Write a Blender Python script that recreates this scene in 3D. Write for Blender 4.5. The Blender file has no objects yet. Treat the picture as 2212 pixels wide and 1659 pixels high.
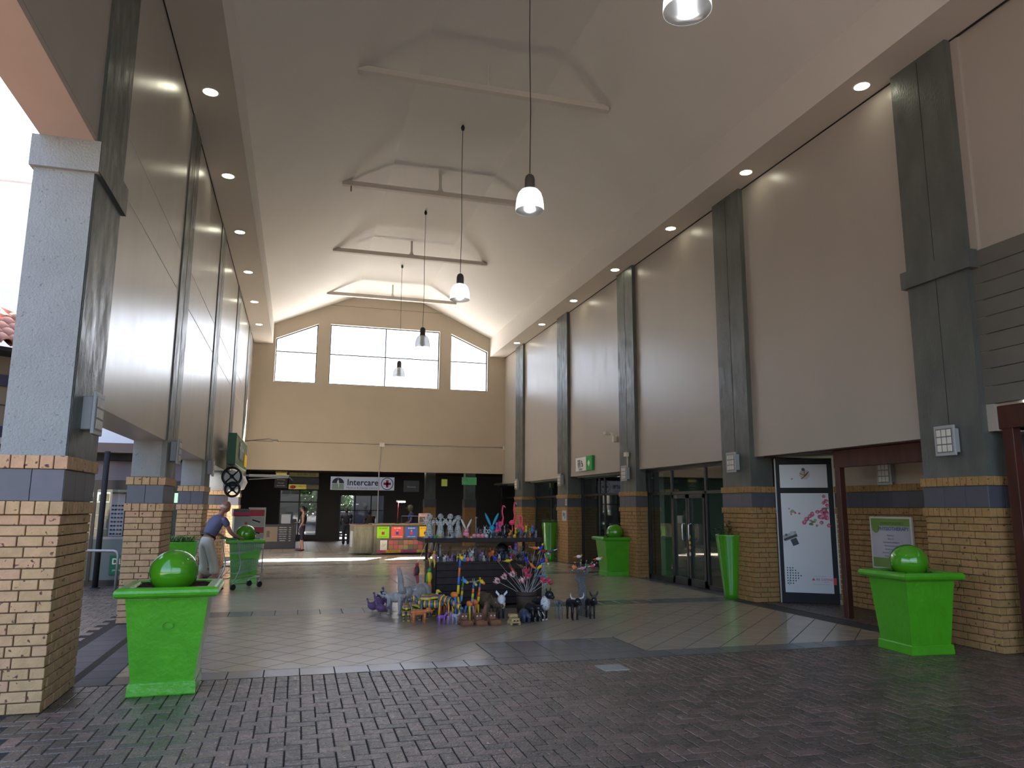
import bpy, bmesh, math, random
from mathutils import Vector, Matrix, Euler, Quaternion
RN = random.Random(11)
SC = bpy.context.scene
COL = SC.collection
pi = math.pi

# ------------------------------------------------------------------ camera
CAMZ = 1.65
YAW, PITCH, ROLL = math.radians(15.86366), math.radians(9.452054), math.radians(0.329321)
fw = Vector((math.sin(YAW)*math.cos(PITCH), math.cos(YAW)*math.cos(PITCH), math.sin(PITCH)))
rt = Vector((math.cos(YAW), -math.sin(YAW), 0)); up = rt.cross(fw)
r2 = rt*math.cos(ROLL)+up*math.sin(ROLL); u2 = -rt*math.sin(ROLL)+up*math.cos(ROLL)
cd = bpy.data.cameras.new('camera'); cam = bpy.data.objects.new('camera', cd); COL.objects.link(cam)
m3 = Matrix((r2, u2, -fw)).transposed()
cam.matrix_world = Matrix.Translation((0, 0, CAMZ)) @ m3.to_4x4()
cd.sensor_fit = 'HORIZONTAL'; cd.sensor_width = 36; cd.lens = 1604.65/2212*36
cd.clip_start = .05; cd.clip_end = 300
SC.camera = cam
# ------------------------------------------------------------------ light
W = bpy.data.worlds.new('sky'); SC.world = W; W.use_nodes = True
bg = W.node_tree.nodes['Background']; bg.inputs[1].default_value = .62
sky = W.node_tree.nodes.new('ShaderNodeTexSky'); sky.sky_type = 'NISHITA'; sky.sun_disc = False; sky.sun_elevation = math.radians(53.4); sky.sun_rotation = math.radians(29.8)
sky.dust_density = 4; sky.air_density = 1; sky.ozone_density = 1; W.node_tree.links.new(sky.outputs[0], bg.inputs[0])
sd = bpy.data.lights.new('sun', 'SUN'); sd.energy = 120; sd.angle = math.radians(.6); sd.color = (1, .965, .91)
sun = bpy.data.objects.new('sun', sd); COL.objects.link(sun)
sun.rotation_mode = 'QUATERNION'; sun.rotation_quaternion = Vector((2.35, 4.1, 6.36)).to_track_quat('Z', 'Y')
sun.location = (20, 60, 60)
vs = SC.view_settings; vs.view_transform = 'Standard'; vs.look = 'None'; vs.exposure = 0.8; vs.gamma = 1; vs.use_curve_mapping = False
SC.cycles.use_denoising = True; SC.cycles.max_bounces = 10; SC.cycles.diffuse_bounces = 6
SC.cycles.caustics_reflective = False; SC.cycles.caustics_refractive = False
SC.cycles.sample_clamp_indirect = 6

# ------------------------------------------------------------------ materials
def mat(name, col, rough=.6, spec=.5, metal=0, var=0, vscale=4, bump=0, bscale=40, emit=None, estr=0, rand=0, spots=None, streak=0, col2=None, coat=0, alpha=None, rnoise=0, vz=1):
    m = bpy.data.materials.new(name); m.use_nodes = True; nt = m.node_tree; N = nt.nodes; L = nt.links
    b = N['Principled BSDF']; c4 = (*col, 1)
    b.inputs['Base Color'].default_value = c4; b.inputs['Roughness'].default_value = rough
    b.inputs['Metallic'].default_value = metal; b.inputs['Specular IOR Level'].default_value = spec
    if coat: b.inputs['Coat Weight'].default_value = coat; b.inputs['Coat Roughness'].default_value = .12
    if emit: b.inputs['Emission Color'].default_value = (*emit, 1); b.inputs['Emission Strength'].default_value = estr
    if alpha is not None: b.inputs['Alpha'].default_value = alpha
    if not (var or bump or rand or spots or col2 or rnoise): return m
    g = N.new('ShaderNodeNewGeometry'); oi = N.new('ShaderNodeObjectInfo')
    add = N.new('ShaderNodeMath'); add.operation = 'ADD'; L.new(g.outputs['Random Per Island'], add.inputs[0]); L.new(oi.outputs['Random'], add.inputs[1])
    wn = N.new('ShaderNodeTexWhiteNoise'); wn.noise_dimensions = '1D'; L.new(add.outputs[0], wn.inputs['W'])
    mp = N.new('ShaderNodeMapping'); L.new(g.outputs['Position'], mp.inputs[0]); mp.inputs['Scale'].default_value = (1, 1, vz)
    src = None
    def mix(a, bb, f):
        x = N.new('ShaderNodeMix'); x.data_type = 'RGBA'
        for s, v in ((x.inputs[6], a), (x.inputs[7], bb)):
            if hasattr(v, 'links'): L.new(v, s)
            else: s.default_value = (*v, 1)
        if hasattr(f, 'links'): L.new(f, x.inputs[0])
        else: x.inputs[0].default_value = f
        return x.outputs[2]
    def noise(scale, det=3, vec=None):
        n = N.new('ShaderNodeTexNoise'); n.inputs['Scale'].default_value = scale; n.inputs['Detail'].default_value = det
        L.new(vec or mp.outputs[0], n.inputs['Vector']); return n.outputs[0]
    def ramp(f, a, bb):
        r = N.new('ShaderNodeMapRange'); L.new(f, r.inputs[0]); r.inputs[1].default_value = a; r.inputs[2].default_value = bb; return r.outputs[0]
    src = tuple(col)
    if col2: src = mix(src, col2, ramp(wn.outputs['Value'], .35, .9) if rand else ramp(noise(vscale), .35, .65))
    if rand:
        hv = N.new('ShaderNodeHueSaturation'); sc_ = N.new('ShaderNodeMapRange'); L.new(wn.outputs['Value'], sc_.inputs[0])
        sc_.inputs[3].default_value = 1-rand; sc_.inputs[4].default_value = 1+rand*.7; L.new(sc_.outputs[0], hv.inputs['Value'])
        if hasattr(src, 'links'): L.new(src, hv.inputs['Color'])
        else: hv.inputs['Color'].default_value = (*src, 1)
        src = hv.outputs[0]
    if var:
        f = ramp(noise(vscale, 4), .3, .7)
        dk = tuple(c*(1-var) for c in (1, 1, 1)); mm = N.new('ShaderNodeMix'); mm.data_type = 'RGBA'; mm.blend_type = 'MULTIPLY'; mm.inputs[0].default_value = 1
        if hasattr(src, 'links'): L.new(src, mm.inputs[6])
        else: mm.inputs[6].default_value = (*src, 1)
        L.new(mix(dk, (1, 1, 1), f), mm.inputs[7]); src = mm.outputs[2]
    if spots:
        sc2, lo, hi, sc_col = spots
        src = mix(src, sc_col, ramp(noise(sc2, 2), lo, hi))
    if hasattr(src, 'links'): L.new(src, b.inputs['Base Color'])
    if rnoise:
        rr = N.new('ShaderNodeMapRange'); L.new(noise(vscale*2.5, 4), rr.inputs[0]); rr.inputs[1].default_value = .3; rr.inputs[2].default_value = .7
        rr.inputs[3].default_value = max(.05, rough-rnoise); rr.inputs[4].default_value = rough+rnoise; L.new(rr.outputs[0], b.inputs['Roughness'])
    if bump:
        bp = N.new('ShaderNodeBump'); bp.inputs['Strength'].default_value = bump; bp.inputs['Distance'].default_value = .01
        L.new(noise(bscale, 4), bp.inputs['Height']); L.new(bp.outputs[0], b.inputs['Normal'])
    return m
def glass(name, tint=(1, 1, 1), gl=.12, alpha=1.0):
    m = bpy.data.materials.new(name); m.use_nodes = True; nt = m.node_tree; N = nt.nodes; L = nt.links
    N.remove(N['Principled BSDF']); o = N['Material Output']
    t = N.new('ShaderNodeBsdfTransparent'); t.inputs[0].default_value = (*tint, 1)
    g = N.new('ShaderNodeBsdfGlossy'); g.inputs['Roughness'].default_value = .03
    f = N.new('ShaderNodeLayerWeight'); f.inputs[0].default_value = .5; mx = N.new('ShaderNodeMixShader')
    pw = N.new('ShaderNodeMath'); pw.operation = 'POWER'; pw.inputs[1].default_value = 4; L.new(f.outputs['Facing'], pw.inputs[0])
    ad = N.new('ShaderNodeMath'); ad.operation = 'MULTIPLY_ADD'; ad.inputs[1].default_value = .6; ad.inputs[2].default_value = gl; L.new(pw.outputs[0], ad.inputs[0]); ad.use_clamp = True
    L.new(ad.outputs[0], mx.inputs[0]); L.new(t.outputs[0], mx.inputs[1]); L.new(g.outputs[0], mx.inputs[2]); L.new(mx.outputs[0], o.inputs[0])
    return m
M = {}
M['wall'] = mat('cream_plaster', (.405, .365, .325), .30, 1.0, var=.05, vscale=1.6, bump=.02, bscale=14, rnoise=.02, vz=.25)
M['wallr'] = mat('cream_plaster_matt', (.40, .36, .32), .34, .7, var=.05, vscale=1.2, rnoise=.03, vz=.3)
M['wallfar'] = mat('tan_plaster', (.44, .375, .295), .6, .35, var=.06, vscale=1, bump=.2, bscale=60)
M['ceil'] = mat('ceiling_paint', (.62, .59, .555), .8, .2, var=.04, vscale=.7)
M['soffit'] = mat('soffit_paint', (.56, .505, .45), .7, .3)
M['pil'] = mat('grey_green_plaster', (.115, .125, .115), .42, .5, var=.35, vscale=3, bump=.5, bscale=45, rnoise=.14, vz=.4)
M['pier'] = mat('grey_textured_plaster', (.26, .275, .275), .7, .3, var=.12, vscale=3, bump=.8, bscale=55, spots=(28, .68, .73, (.16, .17, .17)))
M['tan'] = mat('sand_plaster', (.42, .35, .30), .7, .3, var=.06, vscale=2)
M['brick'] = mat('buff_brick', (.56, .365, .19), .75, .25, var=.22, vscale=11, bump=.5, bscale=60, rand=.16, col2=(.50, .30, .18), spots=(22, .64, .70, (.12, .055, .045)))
M['brickshade'] = mat('shaded_buff_brick', (.42, .25, .095), .7, .3, var=.22, vscale=12, bump=.5, bscale=60, rand=.18, col2=(.36, .19, .08), spots=(22, .65, .71, (.09, .04, .025)))  # same brick for the shop side, its shade put into the colour
M['mortar'] = mat('mortar', (.15, .10, .062), .9, .1, var=.2, vscale=20)
M['bandtile'] = mat('slate_tile', (.085, .085, .105), .45, .5, rand=.12, var=.1, vscale=10)
M['dgrout'] = mat('paver_joint_sand', (.035, .032, .030), .9, .1)
M['grout'] = mat('floor_grout', (.04, .035, .03), .9, .1)
M['paver'] = mat('clay_paver', (.118, .088, .072), .33, .8, var=.4, vscale=9, bump=.9, bscale=60, rand=.34, col2=(.15, .095, .08), rnoise=.13)
M['tile'] = mat('beige_floor_tile', (.40, .345, .27), .21, .7, var=.12, vscale=1.2, rand=.05)
M['gtile'] = mat('grey_floor_tile', (.125, .13, .138), .25, .7, var=.08, vscale=2, rand=.08)
M['dtile'] = mat('dull_slate_floor_tile', (.06, .058, .066), .6, .3, var=.2, vscale=5, rand=.15)
M['pframe'] = mat('matt_black_frame', (.010, .011, .015), .6, .3)
M['green'] = mat('glossy_green_paint', (.07, .35, .010), .30, .5, var=.15, vscale=5, bump=1.0, bscale=14, coat=.25)
M['greens'] = mat('smooth_green_paint', (.06, .28, .008), .13, .6, coat=.5, var=.05, vscale=6)
M['soil'] = mat('potting_soil', (.05, .028, .02), .95, .1, bump=1, bscale=50, var=.5, vscale=30)
M['black'] = mat('black_metal', (.012, .013, .017), .35, .5)
M['dark'] = mat('dark_surface', (.02, .02, .024), .7, .2)
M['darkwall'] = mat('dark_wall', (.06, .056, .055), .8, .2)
M['white'] = mat('white_paint', (.8, .8, .8), .5, .4)
M['offwhite'] = mat('off_white', (.66, .64, .58), .6, .3)
M['grey'] = mat('grey_metal', (.22, .22, .23), .4, .5, metal=.3)
M['lgrey'] = mat('light_grey_metal', (.36, .37, .385), .45, .5)
M['chrome'] = mat('chrome', (.6, .6, .62), .2, .5, metal=1)
M['brown'] = mat('stained_timber', (.075, .022, .014), .5, .4, var=.35, vscale=9, vz=.15)
M['stallwood'] = mat('dark_stall_wood', (.030, .017, .017), .6, .35, var=.5, vscale=10, rand=.25, bump=.4, bscale=30)
M['glass'] = glass('window_glass', (.97, .98, 1), .06)
M['dglass'] = glass('shop_glass', (.42, .48, .48), .13)
M['frost'] = mat('frosted_panel', (.16, .21, .22), .5, .4)
M['leaf'] = mat('leaf', (.035, .12, .02), .5, .4, rand=.4, var=.3, vscale=10)
M['blade'] = mat('grass_blade', (.07, .17, .03), .5, .4, rand=.35)
def shadem():
    m = bpy.data.materials.new('prismatic_acrylic'); m.use_nodes = True; nt = m.node_tree; N = nt.nodes; L = nt.links
    N.remove(N['Principled BSDF']); o = N['Material Output']
    t = N.new('ShaderNodeBsdfTransparent'); d = N.new('ShaderNodeBsdfTranslucent'); g = N.new('ShaderNodeBsdfGlossy'); g.inputs['Roughness'].default_value = .2
    d.inputs[0].default_value = (.85, .92, .97, 1); a = N.new('ShaderNodeMixShader'); b2 = N.new('ShaderNodeMixShader')
    a.inputs[0].default_value = .42; b2.inputs[0].default_value = .12
    L.new(t.outputs[0], a.inputs[1]); L.new(d.outputs[0], a.inputs[2]); L.new(a.outputs[0], b2.inputs[1]); L.new(g.outputs[0], b2.inputs[2]); L.new(b2.outputs[0], o.inputs[0])
    return m
M['shade'] = shadem()
M['bulb'] = mat('lamp_glow', (.9, .9, .9), .5, emit=(.93, .97, 1), estr=26)
M['bulboff'] = mat('lamp_unlit', (.7, .72, .75), .3)
M['down'] = mat('downlight_glow', (.9, .9, .9), .5, emit=(1, .96, .72), estr=9)
_cc = {}
def cm(c, rough=.5, var=0):
    """simple painted colour, shared"""
    k = (round(c[0], 3), round(c[1], 3), round(c[2], 3), rough, var)
    if k not in _cc: _cc[k] = mat('paint_%d' % len(_cc), c, rough, .4, var=var, vscale=20)
    return _cc[k]
def stripes(name, cols, scale=30, wave='Z'):
    m = bpy.data.materials.new(name); m.use_nodes = True; nt = m.node_tree; N = nt.nodes; L = nt.links; b = N['Principled BSDF']; b.inputs['Roughness'].default_value = .45
    tc = N.new('ShaderNodeTexCoord'); w = N.new('ShaderNodeTexWave'); w.bands_direction = wave; w.inputs['Scale'].default_value = scale; w.inputs['Distortion'].default_value = 2.2; w.inputs['Detail'].default_value = 1
    L.new(tc.outputs['Object'], w.inputs[0]); w.wave_profile = 'SAW'
    r = N.new('ShaderNodeValToRGB'); r.color_ramp.interpolation = 'CONSTANT'; L.new(w.outputs['Fac'], r.inputs[0]); e = r.color_ramp.elements
    n = len(cols); e[0].position = 0; e[0].color = (*cols[0], 1); e[1].position = 1/n; e[1].color = (*cols[1], 1)
    for i in range(2, n): x = e.new(i/n); x.color = (*cols[i], 1)
    L.new(r.outputs[0], b.inputs['Base Color']); return m

# ------------------------------------------------------------------ mesh helpers
class MB:
    def __init__(s): s.v = []; s.f = []; s.sm = []; s.mi = []; s.mats = []
    def mi_(s, m):
        if m is None: return 0
        if m not in s.mats: s.mats.append(m)
        return s.mats.index(m)
    def add(s, vs, fs, smooth=False, m=None):
        o = len(s.v); s.v += [tuple(p) for p in vs]; k = s.mi_(m)
        for f in fs: s.f.append(tuple(i+o for i in f)); s.sm.append(smooth); s.mi.append(k)
        return s
    def box(s, x0, x1, y0, y1, z0, z1, m=None):
        return s.add([(x, y, z) for x in (x0, x1) for y in (y0, y1) for z in (z0, z1)],
                     [(0, 1, 3, 2), (4, 6, 7, 5), (0, 4, 5, 1), (2, 3, 7, 6), (0, 2, 6, 4), (1, 5, 7, 3)], m=m)
    def obox(s, c, sz, rot=None, m=None):
        hx, hy, hz = sz[0]/2, sz[1]/2, sz[2]/2; R_ = rot if rot is not None else Matrix.Identity(3); c = Vector(c)
        if isinstance(R_, (int, float)): R_ = Matrix.Rotation(R_, 3, 'Z')
        return s.add([c+R_@Vector((x, y, z)) for x in (-hx, hx) for y in (-hy, hy) for z in (-hz, hz)],
                     [(0, 1, 3, 2), (4, 6, 7, 5), (0, 4, 5, 1), (2, 3, 7, 6), (0, 2, 6, 4), (1, 5, 7, 3)], m=m)
    def cbox(s, x0, x1, y0, y1, z0, z1, c=.004, m=None):
        """box with chamfered edges"""
        X, Y, Z = (x0, x1), (y0, y1), (z0, z1); vs = []; ix = {}
        for i in (0, 1):
            for j in (0, 1):
                for k in (0, 1):
                    sx, sy, sz = (1 if i == 0 else -1)*c, (1 if j == 0 else -1)*c, (1 if k == 0 else -1)*c
                    for a, p in ((0, (X[i], Y[j]+sy, Z[k]+sz)), (1, (X[i]+sx, Y[j], Z[k]+sz)), (2, (X[i]+sx, Y[j]+sy, Z[k]))):
                        ix[(i, j, k, a)] = len(vs); vs.append(p)
        g = lambda i, j, k, a: ix[(i, j, k, a)]
        F = []
        F += [(g(0, 0, 0, 0), g(0, 0, 1, 0), g(0, 1, 1, 0), g(0, 1, 0, 0)), (g(1, 0, 0, 0), g(1, 1, 0, 0), g(1, 1, 1, 0), g(1, 0, 1, 0)),
              (g(0, 0, 0, 1), g(1, 0, 0, 1), g(1, 0, 1, 1), g(0, 0, 1, 1)), (g(0, 1, 0, 1), g(0, 1, 1, 1), g(1, 1, 1, 1), g(1, 1, 0, 1)),
              (g(0, 0, 0, 2), g(0, 1, 0, 2), g(1, 1, 0, 2), g(1, 0, 0, 2)), (g(0, 0, 1, 2), g(1, 0, 1, 2), g(1, 1, 1, 2), g(0, 1, 1, 2))]
        for i in (0, 1):
            for j in (0, 1): F.append((g(i, j, 0, 0), g(i, j, 1, 0), g(i, j, 1, 1), g(i, j, 0, 1)))
            for k in (0, 1): F.append((g(i, 0, k, 0), g(i, 1, k, 0), g(i, 1, k, 2), g(i, 0, k, 2)))
        for j in (0, 1):
            for k in (0, 1): F.append((g(0, j, k, 1), g(1, j, k, 1), g(1, j, k, 2), g(0, j, k, 2)))
        for i in (0, 1):
            for j in (0, 1):
                for k in (0, 1): F.append((g(i, j, k, 0), g(i, j, k, 1), g(i, j, k, 2)))
        return s.add(vs, F, m=m)
    def prism(s, poly, axis, a, b, m=None):
        """poly: 2D outline; axis: extrusion axis index; a, b: its ends"""
        def P(p, t):
            q = [p[0], p[1]]; q.insert(axis, t); return tuple(q)
        n = len(poly); vs = [P(p, a) for p in poly]+[P(p, b) for p in poly]
        return s.add(vs, [tuple(range(n)), tuple(range(2*n-1, n-1, -1))]+[(i, (i+1) % n, n+(i+1) % n, n+i) for i in range(n)], m=m)
    def tube(s, pts, r, n=8, m=None, caps=True, smooth=True):
        pts = [Vector(p) for p in pts]; rr = r if isinstance(r, (list, tuple)) else [r]*len(pts); rings = []; pn = None
        for i, p in enumerate(pts):
            d = (pts[min(i+1, len(pts)-1)]-pts[max(i-1, 0)]).normalized()
            if pn is None: a = d.orthogonal().normalized()
            else:
                a = (pn-d*pn.dot(d)); a = a.normalized() if a.length > 1e-6 else d.orthogonal().normalized()
            pn = a; b = d.cross(a); rings.append([p+(a*math.cos(2*pi*k/n)+b*math.sin(2*pi*k/n))*rr[i] for k in range(n)])
        vs = [q for R_ in rings for q in R_]; F = []
        for i in range(len(pts)-1):
            for k in range(n): F.append((i*n+k, i*n+(k+1) % n, (i+1)*n+(k+1) % n, (i+1)*n+k))
        if caps: F += [tuple(range(n-1, -1, -1)), tuple(range((len(pts)-1)*n, len(pts)*n))]
        return s.add(vs, F, smooth, m)
    def lathe(s, prof, c=(0, 0, 0), n=24, m=None, smooth=True, sx=1, sy=1):
        c = Vector(c); vs = []; F = []; k = len(prof)
        for j in range(n):
            a = 2*pi*j/n
            for r, z in prof: vs.append(c+Vector((r*math.cos(a)*sx, r*math.sin(a)*sy, z)))
        for j in range(n):
            for i in range(k-1):
                F.append((j*k+i, ((j+1) % n)*k+i, ((j+1) % n)*k+i+1, j*k+i+1))
        return s.add(vs, F, smooth, m)
    def ell(s, c, r, rot=None, n=10, k=7, m=None):
        R_ = rot if rot is not None else Matrix.Identity(3); c = Vector(c); vs = [c+R_@Vector((0, 0, -r[2]))]; F = []
        for i in range(1, k):
            t = -pi/2+pi*i/k
            for j in range(n):
                a = 2*pi*j/n; vs.append(c+R_@Vector((r[0]*math.cos(t)*math.cos(a), r[1]*math.cos(t)*math.sin(a), r[2]*math.sin(t))))
        vs.append(c+R_@Vector((0, 0, r[2]))); last = len(vs)-1
        for j in range(n):
            F.append((0, 1+(j+1) % n, 1+j)); F.append((last, last-n+j, last-n+(j+1) % n))
        for i in range(k-2):
            for j in range(n): F.append((1+i*n+j, 1+i*n+(j+1) % n, 1+(i+1)*n+(j+1) % n, 1+(i+1)*n+j))
        return s.add(vs, F, True, m)
    def mesh(s, name, m=None):
        me = bpy.data.meshes.new(name); me.from_pydata(s.v, [], s.f)
        ms = [q if q is not None else m for q in s.mats] or [m]
        for q in ms: me.materials.append(q)
        me.polygons.foreach_set('use_smooth', s.sm)
        if len(ms) > 1: me.polygons.foreach_set('material_index', s.mi)
        me.update(); return me
    def build(s, name, m=None, parent=None, rel=None):
        o = bpy.data.objects.new(name, s.mesh(name, m)); COL.objects.link(o)
        if parent: o.parent = parent
        return o
def fix_normals(o):
    bm = bmesh.new(); bm.from_mesh(o.data); bmesh.ops.recalc_face_normals(bm, faces=bm.faces); bm.to_mesh(o.data); bm.free(); return o
def tag(o, label=None, cat=None, group=None, kind=None):
    if label: o['label'] = label
    if cat: o['category'] = cat
    if group: o['group'] = group
    if kind: o['kind'] = kind
    return o
def thing(name, label, cat, loc=(0, 0, 0), rz=0, group=None, kind=None):
    o = bpy.data.objects.new(name, None); COL.objects.link(o); o.location = loc; o.rotation_euler = (0, 0, rz); o.empty_display_size = .1
    return tag(o, label, cat, group, kind)
def obj(name, me, parent=None, loc=(0, 0, 0), rot=None):
    o = bpy.data.objects.new(name, me); COL.objects.link(o); o.location = loc
    if rot is not None: o.rotation_euler = rot
    if parent: o.parent = parent
    return o
def copy_tree(root, loc, rz=None, label=None, scale=None):
    r = root.copy(); COL.objects.link(r); r.location = loc
    if rz is not None: r.rotation_euler = (0, 0, rz)
    if label: r['label'] = label
    if scale: r.scale = (scale,)*3
    for ch in list(root.children):
        c = ch.copy(); COL.objects.link(c); c.parent = r
        for g in ch.children:
            d = g.copy(); COL.objects.link(d); d.parent = c
    return r
_tm = {}
def text(s, size, mtl, parent=None, loc=(0, 0, 0), rot=(pi/2, 0, 0), name='lettering', align='CENTER', ext=.002, bold=0, sx=1):
    c = bpy.data.curves.new(name, 'FONT'); c.body = s; c.size = size; c.align_x = align; c.align_y = 'CENTER'; c.extrude = ext; c.offset = bold*size; c.resolution_u = 2
    tmp = bpy.data.objects.new('tmp', c); COL.objects.link(tmp); me = bpy.data.meshes.new_from_object(tmp); bpy.data.objects.remove(tmp); me.materials.clear(); me.materials.append(mtl)
    o = bpy.data.objects.new(name, me); COL.objects.link(o); o.location = loc; o.rotation_euler = rot; o.scale = (sx, 1, 1)
    if parent: o.parent = parent
    return o

ordw = ['first', 'second', 'third', 'fourth', 'fifth', 'sixth', 'seventh', 'eighth', 'ninth', 'tenth', 'eleventh', 'twelfth', 'thirteenth', 'fourteenth', 'fifteenth', 'sixteenth', 'seventeenth', 'eighteenth', 'nineteenth', 'twentieth']
def onum(i): return ordw[i] if i < 20 else 'twenty-'+ordw[i-20] if i < 29 else 'thirtieth' if i == 29 else 'thirty-'+ordw[i-30]
# ================================================================== STRUCTURE
def st(o, label, cat): return tag(o, label, cat, kind='structure')
XL, XR, YF, ZS = -1.92, 8.08, 29.5, 7.85
# ---- floor
floor = MB().box(-16, 14, -60, 43.5, -.2, -.02).build('floor', M['grout'])
st(floor, 'floor of clay pavers and beige tiles laid across the whole hall', 'floor')
def in_view(x, y):
    d = Vector((x, y, -CAMZ)); z = d.dot(fw)
    if z < .2: return False
    px = 1106+1604.65*d.dot(r2)/z; py = 829.5-1604.65*d.dot(u2)/z
    return -60 < px < 2272 and py < 1720
MB().box(-14, 12, -3, 8.005, -.006, -.005).build('joint_sand', M['dgrout'], floor)
MB().box(-2.4, 12, 8.005, 43.4, -.02, -.0012).build('grout_bed', M['grout'], floor); MB().box(-14, -2.4, 8.005, 43.4, -.02, -.005).build('joint_sand', M['dgrout'], floor)
# pavers
U = .112
pav = []
for i in range(-45, 90):
    for j in range(-1, 66):
        k = (i-j) % 4; x, y = i*U, 7.33-(66-j)*U
        if k == 0: pav.append((x, y, 2*U, U))
        elif k == 3: pav.append((x, y, U, 2*U))
for i in range(-45, 90):
    for j in range(3):
        pav.append((i*U, 7.33+j*.2233, U, .2233))
pav = [p for p in pav if in_view(p[0], p[1]) and -5 < p[0] < 9.5 and p[1] > 1.5 and p[1]+p[3] < 8.01]
pav.sort(key=lambda p: math.hypot(p[0]+p[2]/2, p[1]+p[3]/2))
pmesh = {}
def cached(sx, sy, sz, c, m):
    k = (round(sx, 3), round(sy, 3), round(sz, 3), c, m.name)
    if k not in pmesh: pmesh[k] = MB().cbox(-sx/2, sx/2, -sy/2, sy/2, -sz/2, sz/2, c).mesh('block', m)
    return pmesh[k]
g = .0045
for n, (x, y, a, b) in enumerate(pav[:300]):
    obj('paver', cached(a-2*g, b-2*g, .05, .004, M['paver']), floor, (x+a/2, y+b/2, -.025+RN.uniform(-.0025, .002)), (RN.uniform(-.006, .006), RN.uniform(-.006, .006), 0))
mb = MB()
for x, y, a, b in pav[300:]:
    t = RN.uniform(-.0025, .002); mb.cbox(x+g, x+a-g, y+g, y+b-g, -.05, t, .004)
tag(mb.build('paver_field', M['paver'], floor), kind='stuff')
# outside and side paving (simple large blocks)
mb = MB()
def grid(mb, x0, x1, y0, y1, a, b, gg=.004, z=0, th=.03):
    nx, ny = max(1, round((x1-x0)/a)), max(1, round((y1-y0)/b)); a, b = (x1-x0)/nx, (y1-y0)/ny
    for i in range(nx):
        for j in range(ny): mb.box(x0+i*a+gg, x0+(i+1)*a-gg, y0+j*b+gg, y0+(j+1)*b-gg, -th+z, z)
for i in range(22):
    for j in range(46):
        o = (j % 2)*.11; x = -7.1+i*.22+o; y = 8.0+j*.22
        if x+.22 < -2.4: mb.box(x+g, x+.22-g, y+g, y+.22-g, -.03, 0)
grid(mb, 8.1, 10.2, 8.0, 12.0, .222, .11); grid(mb, -14, -5, -2, 8, .44, .22); grid(mb, -14, -7, 8, 17, .44, .22)
tag(mb.build('side_paving', M['paver'], floor), kind='stuff')
# grey strips of tiles
strip = []
def strip_row(x0, x1, y0, y1, a=.345):
    n = max(1, round((x1-x0)/a)); a = (x1-x0)/n
    for i in range(n): strip.append((x0+i*a, y0, a, y1-y0))
strip_row(-1.62, 7.7, 8.01, 8.35)
for r_ in range(3): strip_row(2.2, 4.03, 8.355+r_*.315, 8.355+(r_+1)*.315)
strip_row(-1.62, 7.95, 12.35, 12.92); strip_row(-1.62, 7.95, 18.35, 18.9); strip_row(-1.9, 7.95, 22.3, 22.85)
for r_ in range(6): strip_row(2.2, 4.03, 16.85+r_*.25, 16.85+(r_+1)*.25)
def strip_col(x0, x1, y0, y1, a=.345):
    n = max(1, round((y1-y0)/a)); a = (y1-y0)/n
    for i in range(n): strip.append((x0, y0+i*a, x1-x0, a))
strip_col(-1.92, -1.63, 8.01, 29); strip_col(-2.35, -2.0, 8.2, 11.95); strip_col(7.71, 8.08, 8.01, 12.3); strip_col(7.96, 8.3, 12.3, 29)
strip.sort(key=lambda p: math.hypot(p[0], p[1])); mb = MB()
for n, (x, y, a, b) in enumerate(strip):
    if n < 150: obj('border_tile', cached(a-.009, b-.009, .02, .0015, M['dtile' if x < -1.9 or x > 7.705 else 'gtile']), floor, (x+a/2, y+b/2, -.01))
    else: mb.box(x+.004, x+a-.004, y+.004, y+b-.004, -.02, 0)
tag(mb.build('border_tile_field', M['gtile'], floor), kind='stuff')
# diagonal beige tiles
def clip(poly, x0, x1, y0, y1):
    for ax, v, s in ((0, x0, 1), (0, x1, -1), (1, y0, 1), (1, y1, -1)):
        out = []
        for i in range(len(poly)):
            a, b = poly[i], poly[(i+1) % len(poly)]; da, db = (a[ax]-v)*s, (b[ax]-v)*s
            if da >= 0: out.append(a)
            if (da >= 0) != (db >= 0):
                t = da/(da-db); out.append((a[0]+(b[0]-a[0])*t, a[1]+(b[1]-a[1])*t))
        poly = out
        if len(poly) < 3: return None
    return poly
fields = [(-1.62, 2.19, 8.355, 12.345), (2.19, 4.04, 9.31, 12.345), (4.04, 7.70, 8.355, 12.345), (-1.62, 2.19, 12.925, 18.345), (2.19, 4.04, 12.925, 16.84), (4.04, 7.95, 12.925, 18.345), (-1.62, 7.95, 18.905, 22.295), (-1.62, 7.95, 22.855, 29.0)]
tl = []
T = .345; s2 = math.sqrt(.5)
for i in range(-20, 90):
    for j in range(-60, 60):
        cx, cy = (i-j)*T*s2, 7+(i+j)*T*s2
        if not (-2.2 < cx < 8.5 and 7.8 < cy < 29.5): continue
        h = (T/2-.0055)/s2; q = [(cx, cy-h), (cx+h, cy), (cx, cy+h), (cx-h, cy)]
        for F_ in fields:
            p = clip(q, *F_)
            if p:
                mx_ = sum(a[0] for a in p)/len(p); my = sum(a[1] for a in p)/len(p)
                ar = abs(sum(p[k][0]*p[(k+1) % len(p)][1]-p[(k+1) % len(p)][0]*p[k][1] for k in range(len(p))))/2
                if ar > .002 and in_view(mx_, my): tl.append((ar/(my*my*my), mx_, my, p))
tl.sort(key=lambda t: -t[0]); mb = MB()
for n, (_, mx_, my, p) in enumerate(tl):
    if n < 300:
        o = MB().prism([(a-mx_, b-my) for a, b in p], 2, -.02, 0).build('tile', M['tile'], floor); o.location = (mx_, my, 0)
    else: mb.prism(p, 2, -.02, 0)
tag(mb.build('tile_field', M['tile'], floor), kind='stuff')
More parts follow.
